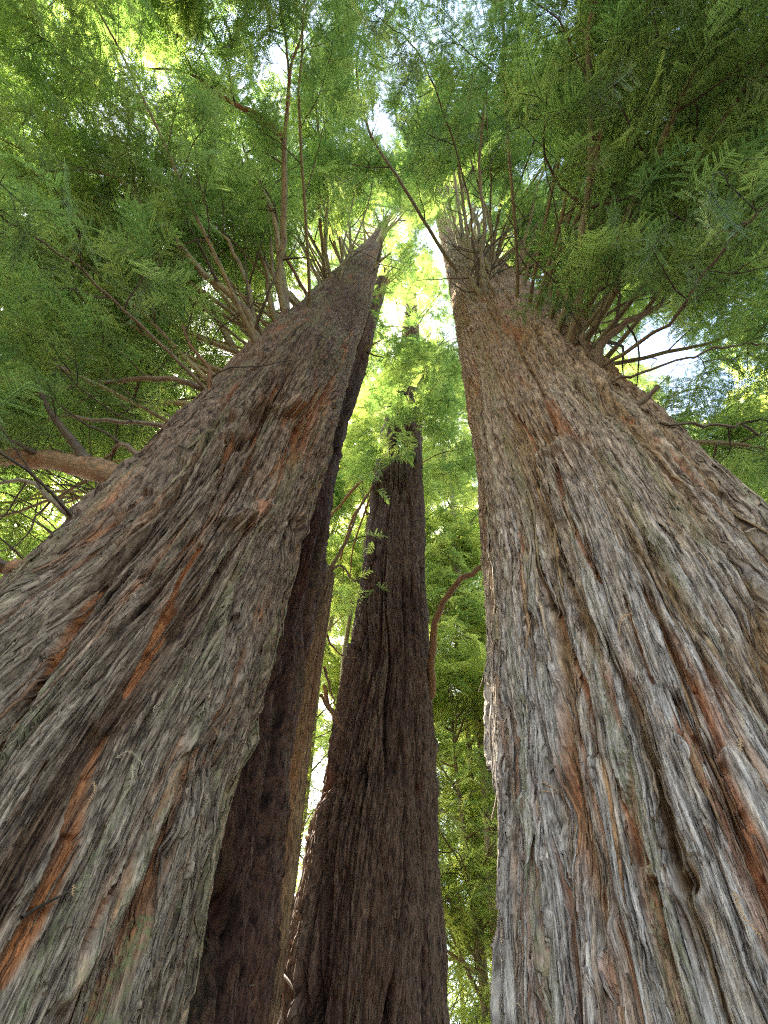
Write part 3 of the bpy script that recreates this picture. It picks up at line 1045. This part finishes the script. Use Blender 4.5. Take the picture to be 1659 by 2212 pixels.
LIMBS_E = [
    ([(1050, 632), (1040, 560), (1047, 480), (1036, 380), (1042, 260), (1060, 160)], (0.7, 1.3, 2.0, 2.6, 3.1), 0.062, 0.015, 4, M_LIMB, 0.7),
    ([(988, 588), (930, 500), (870, 400), (810, 310), (785, 240), (770, 150), (790, 40)], (0.6, 1.2, 1.8, 2.2, 2.7, 3.2), 0.058, 0.02, 5, M_LIMB, 0.5),
    ([(1028, 600), (1012, 520), (1000, 430), (985, 300), (980, 180)], (1.0, 2.0, 3.2, 4.2), 0.065, 0.02, 4, M_LIMB, 1.2),
    ([(965, 480), (945, 400), (940, 300), (930, 200)], (1.6, 3.0, 4.0), 0.06, 0.02, 4, M_LIMB, 1.2),
    ([(1010, 560), (990, 440), (975, 330), (965, 240)], (1.8, 3.4, 4.4), 0.075, 0.02, 4, M_LIMB, 1.2),
    ([(1062, 560), (1080, 450), (1112, 330), (1135, 220), (1150, 120)], (1.0, 2.0, 2.9, 3.6), 0.055, 0.015, 5, M_LIMB, 1.0),
    ([(1072, 570), (1140, 510), (1210, 430), (1290, 400), (1390, 370)], (0.6, 1.2, 1.7, 2.2), 0.05, 0.015, 5, M_LIMB, 1.0),
    ([(1070, 560), (1120, 440), (1190, 340), (1260, 290), (1330, 200)], (0.9, 1.7, 2.3, 2.8), 0.05, 0.015, 5, M_LIMB, 1.0),
    ([(1110, 590), (1180, 560), (1270, 520), (1360, 500), (1470, 430)], (0.5, 1.0, 1.4, 1.9), 0.045, 0.015, 6, M_LIMB, 0.8),
    ([(1120, 595), (1200, 600), (1300, 590), (1420, 560), (1560, 520)], (0.4, 0.8, 1.2, 1.7), 0.04, 0.015, 6, M_LIMB, 0.6),
    ([(1292, 795), (1300, 745), (1350, 700), (1420, 660), (1465, 610), (1560, 560)], (0.2, 0.4, 0.7, 1.0, 1.4), 0.06, 0.018, 7, M_LIMB, 0.3),
    ([(1285, 790), (1262, 740), (1255, 660), (1262, 590), (1240, 500)], (0.2, 0.5, 0.8, 1.2), 0.03, 0.012, 6, M_LIMB, 0.3),
    ([(1240, 715), (1300, 690), (1360, 650), (1440, 620), (1540, 600)], (0.2, 0.4, 0.7, 1.0), 0.03, 0.012, 6, M_LIMB, 0.3),
    ([(1180, 645), (1260, 610), (1380, 560), (1450, 480), (1510, 310), (1555, 250), (1560, 170)], (0.3, 0.6, 0.9, 1.2, 1.5, 1.8), 0.05, 0.015, 7, M_LIMB, 0.3),
]
NEAR_E = [([(1068, 562), (1120, 400), (1180, 250), (1260, 150), (1400, 60), (1560, 20)], (0.5, -0.3, -1.4, -2.7, -3.8)),
          ([(1030, 600), (1010, 420), (960, 250), (900, 110), (810, 30)], (0.6, 0.0, -1.3, -2.6)),
          ([(1180, 645), (1320, 540), (1450, 420), (1560, 300), (1650, 200)], (0.1, -0.5, -1.3, -2.1)),
          ([(1120, 595), (1260, 420), (1340, 280), (1420, 180), (1560, 120)], (0.4, -0.4, -1.5, -2.5)),
          ([(1060, 560), (1060, 380), (1050, 200), (1080, 60), (1160, -60)], (0.6, -0.2, -1.6, -2.9)),
          ([(1292, 795), (1440, 700), (1540, 560), (1620, 470), (1720, 420)], (0.1, -0.2, -0.7, -1.2))]
NEAR_A = [([(640, 660), (480, 500), (330, 330), (200, 180), (80, 70)], (0.5, 0.2, -0.9, -2.0)),
          ([(700, 600), (600, 400), (480, 200), (400, 40), (330, -80)], (0.6, -0.1, -1.5, -2.8)),
          ([(455, 850), (300, 700), (150, 560), (20, 480), (-90, 400)], (0.2, 0.1, -0.4, -0.9))]
LEAF_E = (0.2, 5.0, 0.5, 3, 1.0, 0, 6)
for pts, zs, r0, r1, sub, mat, li in LIMBS_E:
    grow(tree_e, fo_e, px_path(TE, pts, zs, wob=0.007), r0, r1, mat, sub, LEAF_E, li, sublen=1.4)
for pts, zs, r0, r1 in (([(1313, 828), (1400, 800), (1500, 768), (1600, 745), (1680, 740)], (0.05, 0.15, 0.25, 0.35), 0.02, 0.008),
                        ([(1405, 919), (1520, 917), (1600, 925), (1690, 950)], (0.05, 0.1, 0.1), 0.018, 0.01)):
    grow(tree_e, fo_e, px_path(TE, pts, zs), r0, r1, M_LIMB, 3, (0.4, 4.0, 0.3, 3, 1.0, 0, 3), 0.3, sides=6, sublen=0.4, kids_from=0.6)
for pts, zs in NEAR_E:
    grow(tree_e, fo_e, px_path(TE, pts, zs), 0.032, 0.006, M_LIMB, 7, (0.15, 5.5, 0.4, 3, 1.0, 0, 3), 0.4, sides=6, sublen=1.0, kids_from=0.4)
for pts, zs in NEAR_A:
    grow(tree_a, fo_a, px_path(TA, pts, zs), 0.032, 0.006, M_LIMB, 7, (0.15, 5.5, 0.4, 3, 1.0, 0, 3), 0.4, sides=6, sublen=1.0, kids_from=0.4)
P = px_path(TE, [(1366, 884), (1395, 862), (1422, 834)], (0.06, 0.12), 4, 0.002)
stub = branch_part(tree_e, P, np.linspace(0.03, 0.022, len(P)), M_LIMB, 0.2, 7, 'dead_stub')


def auto_limbs(tree, T, fo, z0, z1, count, ln0, ln1, leaf, r=0.05, az=(0, 360), rise=0.35, sub=5, mat=None, lich=1.0, sides=6, sublen=1.3, droop=0.09, n=12, bare=0.3):
    for k in range(count):
        z = z0 + (z1 - z0) * (k + rng.uniform(0, 1)) / count
        a = R(rng.uniform(*az))
        x, y, rt = T.at(z)
        d = np.array([math.sin(a), math.cos(a), rise * rng.uniform(0.5, 1.8)])
        p0 = np.array([x + math.sin(a) * rt * 0.75, y + math.cos(a) * rt * 0.75, z])
        f = (z - z0) / (z1 - z0)
        ln = (ln0 + (ln1 - ln0) * f) * rng.uniform(0.7, 1.2)
        q = wander(p0, d, ln, n, 0.07, 0.08, droop)
        if bare > 0 and (in_lane(q[n // 2]) or in_lane(q[n])): q = q[:max(4, n // 3)]
        rr = r * rng.uniform(0.7, 1.25) * (1 - 0.5 * f)
        grow(tree, fo, q, rr, 0.012, mat or M_LIMB, sub, leaf, lich, sides, sublen, kids_from=bare)


# whorls of limbs all the way up, bare near the trunk
auto_limbs(tree_a, TA, fo_a, 8.5, 22, 27, 5.6, 4.2, (0.2, 4.5, 0.7, 2, 1.0, 3, 6), 0.09, (185, 320), 0.8, sub=6, bare=0.45, droop=0.14)
auto_limbs(tree_a, TA, fo_a, 20, 45, 40, 4.4, 1.4, (0.5, 2.0, 0.7, 2, 1.0, 6, 9), 0.08, (120, 340), 0.6, sub=4, sides=5, bare=0.4)
auto_limbs(tree_e, TE, fo_e, 9.5, 22, 24, 5.8, 4.2, (0.2, 4.5, 0.7, 2, 1.0, 3, 6), 0.09, (75, 228), 0.9, sub=6, bare=0.45, droop=0.14)
auto_limbs(tree_e, TE, fo_e, 20, 48, 40, 4.4, 1.4, (0.5, 2.0, 0.7, 2, 1.0, 6, 9), 0.08, (20, 240), 0.6, sub=4, sides=5, bare=0.4)
auto_limbs(tree_a, TA, fo_a, 10, 19, 9, 4.6, 4.2, (0.6, 4.5, 0.6, 2, 1.0, 3, 6), 0.075, (200, 262), 1.0, sub=3, bare=0.7, droop=0.06)
auto_limbs(tree_e, TE, fo_e, 9.5, 16, 9, 4.4, 4.2, (0.6, 4.5, 0.6, 2, 1.0, 3, 6), 0.08, (150, 222), 1.0, sub=3, bare=0.7, droop=0.06)
# low boughs that arch over the glade
auto_limbs(tree_e, TE, fo_e, 7.6, 10.5, 13, 5.4, 6.4, (0.15, 5, 0.5, 3, 1.0, 0, 6), 0.055, (145, 215), 0.05, sub=8, droop=0.20)
auto_limbs(tree_e, TE, fo_e, 7.0, 11, 14, 5.0, 6.0, (0.15, 5, 0.55, 3, 1.0, 0, 6), 0.055, (60, 150), 0.15, sub=8, droop=0.15)
auto_limbs(tree_a, TA, fo_a, 7.8, 12, 14, 4.8, 6.4, (0.15, 5, 0.55, 3, 1.0, 0, 6), 0.055, (185, 300), 0.15, sub=8, droop=0.15)
auto_limbs(tree_a, TA, fo_a, 4.6, 8, 13, 5.0, 5.0, (0.15, 4.5, 0.5, 3, 1.0, 3, 6), 0.04, (245, 315), 0.15, sub=8, droop=0.12)
auto_limbs(tree_a, TA, fo_a, 8.5, 13, 8, 6.2, 7.4, (0.2, 5, 0.6, 3, 1.0, 3, 6), 0.06, (222, 272), 0.15, sub=9, droop=0.12)
# crowns of the trees behind
auto_limbs(tree_b, TB, fo_b, 18, 41, 34, 3.0, 1.0, (0.2, 2.5, 0.7, 2, 1.0, 6, 9), 0.05, (0, 360), 0.3, sub=3, sides=5)
auto_limbs(tree_d, TD, fo_d, 25, 52, 36, 3.8, 1.2, (0.3, 2.5, 0.8, 2, 1.0, 6, 9), 0.06, (0, 360), 0.3, sub=4, sides=5, bare=0.4)
auto_limbs(tree_d, TD, fo_d, 15, 24, 11, 2.6, 3.2, (0.2, 3.6, 0.6, 2, 1.0, 3, 6), 0.035, (120, 235), 0.1, sub=6, sides=5, droop=0.22, bare=0.1)
for pts, zs, r0, r1, mat in (([(818, 1008), (765, 1055), (715, 1115), (690, 1140)], (-0.2, -0.4, -0.6), 0.07, 0.03, M_LIMB_RED),
                             ([(812, 1045), (770, 1105), (748, 1160), (735, 1212)], (-0.3, -0.7, -1.1), 0.055, 0.03, M_LIMB_RED),
                             ([(808, 1055), (780, 1130), (762, 1190), (756, 1250)], (-0.4, -0.9, -1.4), 0.04, 0.02, M_LIMB_RED),
                             ([(742, 1570), (712, 1530), (700, 1480)], (0.5, 0.9), 0.06, 0.04, M_LIMB_RED),
                             ([(930, 1500), (934, 1410), (945, 1330), (985, 1262), (1040, 1226), (1090, 1200)], (0.6, 1.2, 1.7, 2.1, 2.4), 0.085, 0.05, M_LIMB_RED)):
    PD = px_path(TD, pts, zs)
    branch_part(tree_d, PD, np.linspace(r0, r1, len(PD)), mat, 0.3, 7)
# broken head of the slim trunk: short crooked limbs
p_top = np.array([*TC.at(9.6)[:2], 9.6])
fo_c = Foliage()
for q, r0 in (([(745, 1175), (770, 1110), (800, 1060)], 0.05), ([(735, 1222), (760, 1252), (776, 1255)], 0.035), ([(700, 1222), (688, 1223), (670, 1235)], 0.04)):
    PP = smooth_path([p_top] + [at_d(x, y, np.linalg.norm(p_top - CAM) + 0.1 * k) for k, (x, y) in enumerate(q)], 5, 0.01)
    grow(tree_c, fo_c, PP, r0, 0.015, M_LIMB, 2, (0.5, 2, 0.3, 1, 0.7, 3, 6), 0.4, sides=7, sublen=0.7)
for q, r0, z in (([(706, 1370), (722, 1400), (745, 1418), (772, 1422)], 0.022, 8.0), ([(700, 1440), (715, 1490), (728, 1540)], 0.03, 7.0),
                 ([(692, 1500), (720, 1545), (742, 1580)], 0.03, 6.5)):
    x, y, r = TC.at(z)
    PP = smooth_path([at_d(px, py, math.hypot(x, y) / math.cos(R(azel(px, py)[1])) + 0.1 * k) for k, (px, py) in enumerate(q)], 5, 0.01)
    branch_part(tree_c, PP, np.linspace(r0, 0.008, len(PP)), M_LIMB_RED, 0.4, 6)

build_foliage(fo_a, 'crown', tree_a)
build_foliage(fo_b, 'crown', tree_b)
build_foliage(fo_c, 'crown', tree_c)
build_foliage(fo_d, 'crown', tree_d)
build_foliage(fo_e, 'crown', tree_e)


# ------------------------------------------------------------------ loose strips of bark
def cell(T, th, z):
    ths, zs, rr, face, half, ncf = T.field[:6]
    k = ((th - face + half) % (2 * math.pi)) / (2 * half) * ncf
    return int(min(max(k, 2), ncf - 3)), int(np.clip(np.searchsorted(zs, z), 1, len(zs) - 2))


def strip_geo(T, th, z, ln, wd, lift, g):
    """one peel of bark lying along the grain: fixed at the top, loose and pointed at its lower end"""
    n = 8
    co = []
    Rr = T.at(z)[2]
    R3 = T.at(3.0)[2]
    rr, sw = T.field[2], T.field[6]
    i, j = cell(T, th, z)
    s0 = sw[i, j]
    a = th
    top = g.uniform(0.2, 0.5)
    for k in range(n + 1):
        t = k / n
        zz = z - ln * t
        for _ in range(3):
            i, j = cell(T, a, zz)
            a += float(np.clip((s0 - sw[i, j]) / R3, -0.02, 0.02))
        w = wd * ((top + (1 - top) * min(1, t * 3)) if t < .6 else (1 - ((t - .6) / .4) ** 1.5 * 0.92)) * g.uniform(0.9, 1.1)
        cx, cy, _ = T.at(zz)
        i, j = cell(T, a, zz)
        r = float(np.percentile(rr[max(0, i - 2):i + 3, j - 1:j + 2], 80)) + 0.001 + lift * t ** 2.5
        th_ = 0.003
        for da, dr in ((-w / 2, -0.002 - th_), (0, th_ + 0.05 * w), (w / 2, -0.002 - th_), (0, -th_ - 0.012 * (1 - t))):
            q = a + da / Rr
            co.append((cx + (r + dr) * math.sin(q), cy + (r + dr) * math.cos(q), zz))
    f = []
    for k in range(n):
        for m in range(4):
            b = k * 4
            f.append((b + m, b + 4 + m, b + 4 + (m + 1) % 4, b + (m + 1) % 4))
    f.append((0, 1, 2, 3)); b = n * 4
    f.append((b + 3, b + 2, b + 1, b))
    return co, f


def strip_mesh(name, parts, mat):
    co, f, gr, grey, red, moss = [], [], [], [], [], []
    for c, ff, gv, rv, mv, off in parts:
        b = len(co)
        co += c
        f += [tuple(x + b for x in q) for q in ff]
        for i, p in enumerate(c):
            gr.append((off + (i % 4) * 0.011, p[2], 0))
        grey += [gv] * len(c); red += [rv] * len(c); moss += [mv] * len(c)
    me = mesh_np(name, co, f, smooth=False)
    vattr(me, 'grain', gr); fattr(me, 'grey', grey); fattr(me, 'red', red); fattr(me, 'moss', moss)
    me.materials.append(mat)
    return me


def add_strips(T, tree, mat, big, small, seed, el, arc):
    g = np.random.default_rng(seed)
    face = T.field[3]

    def one(scale, lo, hi):
        e = R(g.uniform(*el))
        z = CAM[2] + (T.d - T.at(3)[2]) * math.tan(e) + 0.2
        th = face + R(g.uniform(-arc, arc))
        s = min(2.0, 1 / math.cos(e) ** 0.6)
        ln = g.uniform(lo, hi) * s; wd = g.uniform(0.016, 0.04) * scale * s ** 0.5
        lift = g.uniform(0.0, 0.02) * scale + (0.03 * scale if g.random() < 0.12 else 0)
        i, j = cell(T, th, z)
        gv = float(np.clip(T.field[7][i, j] + g.normal(0.1, 0.15), 0, 1))
        rv = float(T.field[8][i, j]) * 0.4
        mv = float(np.clip(T.field[9][i, j], 0, 1))
        c, f = strip_geo(T, th, z, ln, wd, lift, g)
        return (c, f, gv, rv, mv, g.uniform(0, 9))
    for k in range(big):
        link('bark_strip', strip_mesh('bark_strip', [one(1.0, 0.25, 0.9)], mat), tree)
    link('bark_fibres', strip_mesh('bark_fibres', [one(0.4, 0.12, 0.4) for _ in range(small)], mat), tree, 'stuff')


add_strips(TA, tree_a, M_A, 200, 900, 41, (8, 66), 82)
add_strips(TE, tree_e, M_E, 190, 900, 42, (8, 66), 82)
add_strips(TD, tree_d, M_D, 40, 300, 43, (8, 55), 80)

# ------------------------------------------------------------------ shed sprigs and twigs caught on the bark
def on_bark(T, px, py, off=0.015):
    th, z, _ = T.hit(px, py)
    cx, cy, _ = T.at(z)
    r = surf(T, th, z) + off
    return np.array([cx + r * math.sin(th), cy + r * math.cos(th), z]), np.array([math.sin(th), math.cos(th), 0.0])


def surf(T, th, z):
    i, j = cell(T, th, z)
    return float(T.field[2][i - 1:i + 2, j - 1:j + 2].max())


def dead_sprig(T, pts, label, mat, needles=True, nl=0.014, r=0.0022, seed=1, cat='sprig', name='dead_sprig', group=None):
    g = np.random.default_rng(seed)
    P, Nn = zip(*[on_bark(T, x, y, 0.012 + 0.008 * k) for k, (x, y) in enumerate(pts)])
    path = smooth_path(P, 5, 0.001)
    nrm = unit(np.mean(Nn, axis=0))
    t = empty(name, P[0], label, cat, group)
    tb = Tubes()
    tb.add(path, np.linspace(r, r * 0.5, len(path)), 5, 0.2)
    tb.build('stem', M_TWIG if mat is None else mat, t)
    if needles:
        co, f = [], []
        L = np.concatenate([[0], np.cumsum(np.linalg.norm(np.diff(path, axis=0), axis=1))])
        n = max(8, int(L[-1] / 0.0055))
        for k in range(n):
            u = L[-1] * (k + 0.5) / n
            p = np.array([np.interp(u, L, path[:, c]) for c in range(3)])
            i = min(int(np.searchsorted(L, u)), len(path) - 1)
            td = unit(path[i] - path[i - 1])
            sd = unit(np.cross(nrm, td)) * (1 if k % 2 else -1)
            d = unit(sd + td * g.uniform(0.5, 0.9) + nrm * g.uniform(-0.2, 0.5))
            ln = nl * (1.1 - 0.6 * k / n) * g.uniform(0.7, 1.15)
            w = unit(np.cross(d, nrm)) * 0.0016
            b = len(co)
            co += [p, p + d * ln * 0.5 + w, p + d * ln, p + d * ln * 0.5 - w + nrm * 0.001]
            f.append((b, b + 1, b + 2, b + 3))
        me = mesh_np('needles', co, f, smooth=False)
        me.materials.append(mat)
        link('needles', me, t, 'stuff')


SP = [
    (TE, [(1318, 1318), (1322, 1340), (1332, 1372)], 'pale straw sprig left of the golden pair high on the right trunk', M_STRAW),
    (TE, [(1372, 1345), (1350, 1352), (1348, 1388)], 'golden hanging sprig on a rusty twig in the middle of the right trunk', M_DEAD),
    (TE, [(1270, 1425), (1284, 1440), (1276, 1460), (1282, 1472)], 'curly straw twig below the golden sprig on the right trunk', M_STRAW),
    (TE, [(1110, 1590), (1112, 1610)], 'tiny orange sprig near the left edge of the right trunk', M_DEAD),
    (TE, [(1120, 1664), (1138, 1690), (1152, 1722)], 'long orange curved sprig near the left edge of the right trunk', M_DEAD),
    (TE, [(1200, 1700), (1208, 1712), (1202, 1722)], 'brown tuft of dead needles on the lower right trunk', M_DEAD),
    (TE, [(1196, 1742), (1199, 1775)], 'small brown sprig hanging under the tuft on the right trunk', M_DEAD),
    (TE, [(1600, 1640), (1604, 1672)], 'orange sprig beside the wide rusty fissure of the right trunk', M_DEAD),
    (TE, [(1592, 1575), (1602, 1600), (1606, 1625)], 'pale straw sprig just above the orange one near the right edge', M_STRAW),
    (TE, [(1597, 1945), (1615, 1995), (1655, 2045)], 'long thin orange twig at the lower right edge of the right trunk', M_DEAD),
    (TE, [(1595, 1168), (1622, 1155), (1640, 1160)], 'straw sprig lying across the far right edge of the right trunk', M_STRAW),
    (TE, [(1580, 1190), (1590, 1215), (1608, 1240)], 'straw sprig hanging below the far right one on the right trunk', M_STRAW),
    (TE, [(1120, 2168), (1142, 2178), (1162, 2192)], 'bunch of pale dry twigs at the foot of the right trunk', M_STRAW),
    (TA, [(232, 1652), (252, 1640), (272, 1648), (282, 1668)], 'arched straw sprig low on the left trunk', M_STRAW),
    (TA, [(262, 1668), (252, 1700), (246, 1722)], 'thin straw sprig hanging under the arched one on the left trunk', M_STRAW),
    (TA, [(190, 1700), (180, 1730), (165, 1765)], 'long brown sprig in the red fissure of the left trunk', M_DEAD),
    (TA, [(445, 1560), (450, 1580), (455, 1598)], 'brown sprig near the dark edge of the left trunk', M_DEAD),
    (TA, [(335, 1522), (320, 1535), (312, 1550)], 'small straw sprig above the arched one on the left trunk', M_STRAW),
    (TA, [(272, 1296), (284, 1300), (288, 1312)], 'tiny straw sprig high on the left trunk', M_STRAW),
    (TA, [(133, 1925), (127, 1950)], 'orange sprig at the end of the dark twig on the lower left trunk', M_DEAD),
]
for k, (T, pts, lab, mt) in enumerate(SP):
    dead_sprig(T, pts, lab, mt, seed=k)
dead_sprig(TA, [(30, 1995), (70, 1968), (105, 1950), (122, 1938)], 'dark bent twig caught across the lower left trunk', None, False, r=0.007, seed=70, cat='twig', name='dead_twig')
dead_sprig(TD, [(640, 2140), (625, 2110), (612, 2105)], 'dark dead twig on the foot of the central trunk left edge', None, False, r=0.02, seed=71, cat='twig', name='dead_twig')
dead_sprig(TB, [(590, 2108), (555, 2115), (520, 2130)], 'dark dead twig on the foot of the shaded left trunk', None, False, r=0.012, seed=72, cat='twig', name='dead_twig')

# ------------------------------------------------------------------ the wood beyond
def back_tree(az, d, height, r, low, label, seed, yellow=True, limbs=26, ln=4.2, var=(6, 9), dens=3.0, droop=0.2, lean=0.0, sub=5):
    global rng
    rng = np.random.default_rng(seed)
    x, y = d * math.sin(R(az)), d * math.cos(R(az))
    t = empty('background_tree', (x, y, 0), label, 'tree', 'trees beyond the great trunks')
    zs = np.linspace(-0.2, height, 16)
    path = np.stack([x + lean * zs / height + 0.12 * np.sin(zs * .5 + seed), y + 0.1 * np.cos(zs * .4 + seed), zs], 1)
    tb = Tubes()
    tb.add(path, r * (1 - zs / height * 0.93), 12, 0.7, rough=0.05)
    tb.build('trunk', M_LIMB, t)

    class S: pass
    s = S()
    s.at = lambda z: (np.interp(z, zs, path[:, 0]), np.interp(z, zs, path[:, 1]), r * (1 - z / height * 0.93))
    fo = Foliage()
    auto_limbs(t, s, fo, low, height * 0.98, limbs, ln, ln * 0.3, (0.12, dens, 0.8, 3, 1.0, *var), 0.045, (0, 360), 0.3, sub=sub, sides=5, lich=0.6, droop=droop, sublen=1.5, n=9, bare=0.15)
    build_foliage(fo, 'crown', t, NGY if yellow else NG)
    return t


BACK = [
    (11.0, 13.0, 19, 0.08, 1.0, 'slender green tree filling the gap between the central and right trunks', 201, True, 56, 3.0, (3, 9), 3.8),
    (17.5, 18.0, 26, 0.30, 1.5, 'taller green tree behind the slender one, left edge of the right trunk', 202, True, 44, 4.0, (6, 9), 3.2),
    (6.0, 21.0, 17, 0.15, 1.0, 'tree hidden mostly behind the central trunk, foliage showing on its right', 203, True, 36, 4.0, (6, 9), 3.0),
    (-6.5, 19.0, 26, 0.3, 4.0, 'backlit tree in the narrow slot between left and central trunks', 204, True, 40, 2.8, (6, 9), 3.0),
    (-12.0, 26.0, 34, 0.4, 8.0, 'far tree behind the shaded left trunk', 205, True, 34, 4.5, (6, 9), 3.0),
    (1.0, 27.0, 44, 0.4, 20.0, 'tall far tree whose sunny crown shows above the central trunk', 206, True, 34, 4.2, (6, 9), 3.0),
    (-9.0, 15.5, 33, 0.22, 14.0, 'slim sunny tree seen through the gap above the broken trunk', 215, True, 34, 2.2, (6, 9), 3.4),
    (12.0, 15.0, 31, 0.12, 2.0, 'slim sunny tree to the upper right of the central trunk', 216, True, 46, 3.0, (6, 9), 3.4),
    (-19.5, 13.6, 27, 0.25, 16.0, 'added tree hidden behind the shaded left trunk, keeping sun off the right trunk', 217, False, 30, 2.8, (6, 9), 3.4),  # unseen tree added so that its high crown shades the right trunk
    (9.5, 27.0, 19, 0.15, 1.0, 'distant tree low in the gap left of the right trunk', 218, True, 50, 5.0, (6, 9), 3.4),
    (15.5, 32.0, 24, 0.2, 1.5, 'most distant tree in the gap left of the right trunk', 219, True, 50, 5.0, (6, 9), 3.4),
    (-4.0, 28.0, 36, 0.3, 3.0, 'distant tree in the narrow slot left of the central trunk', 220, True, 50, 4.5, (6, 9), 3.2),
    (-38.0, 17.0, 40, 0.3, 9.0, 'tall tree whose crown shows above the upper edge of the left trunk', 221, True, 44, 3.8, (6, 9), 3.0),
    (52.0, 19.0, 42, 0.3, 12.0, 'tall tree whose crown shows above the upper edge of the right trunk', 222, True, 40, 3.8, (6, 9), 2.6),
    (13.5, 12.5, 42, 0.16, 17.0, 'slim tall tree whose high crown closes the gap beside the right trunk top', 223, True, 40, 2.6, (6, 9), 3.2),
    (-3.5, 14.0, 40, 0.12, 21.0, 'slim tall tree whose high crown glows between the two great trunk tops', 224, True, 34, 2.4, (6, 9), 3.0),
    (-118.0, 9.5, 27, 0.25, 9.0, 'dark green tree standing left of the glade, its crown in the upper left corner', 225, False, 46, 4.0, (3, 9), 3.2),
    (-150.0, 11.0, 25, 0.25, 11.0, 'green tree whose crown reaches the top edge left of the middle', 226, False, 36, 3.6, (3, 9), 3.0),
    (58.0, 13.0, 17, 0.25, 2.5, 'bright sunlit tree beyond the right edge of the right trunk', 207, True, 46, 4.2, (6, 9), 3.4),
    (70.0, 17.0, 24, 0.35, 3.0, 'broad green tree at the far right behind the sunlit one', 208, True, 44, 5.0, (6, 9), 3.2),
    (47.0, 22.0, 25, 0.35, 5.0, 'far green tree behind the right trunk near its upper edge', 209, True, 40, 4.6, (6, 9), 3.2),
    (-54.0, 13.0, 20, 0.25, 2.5, 'light green tree beyond the left edge of the left trunk', 210, True, 46, 4.4, (6, 9), 3.2),
    (-66.0, 19.0, 27, 0.35, 3.0, 'taller tree at the far left under the thick side limb', 211, True, 44, 5.0, (6, 9), 3.2),
    (-46.0, 23.0, 32, 0.35, 6.0, 'far tree behind the left trunk showing by its upper edge', 212, True, 40, 4.8, (6, 9), 3.0),
    (-88.0, 16.0, 26, 0.35, 6.0, 'tree at the left whose crown reaches the middle of the left side', 213, False, 44, 5.0, (6, 9), 3.2),
    (92.0, 15.0, 26, 0.35, 6.0, 'tree at the right whose dark crown closes the upper right side', 214, False, 44, 5.0, (6, 9), 3.2),
]
for b in BACK:
    back_tree(b[0], b[1], b[2], b[3], b[4], b[5], b[6], b[7], b[8], b[9], b[10], b[11])
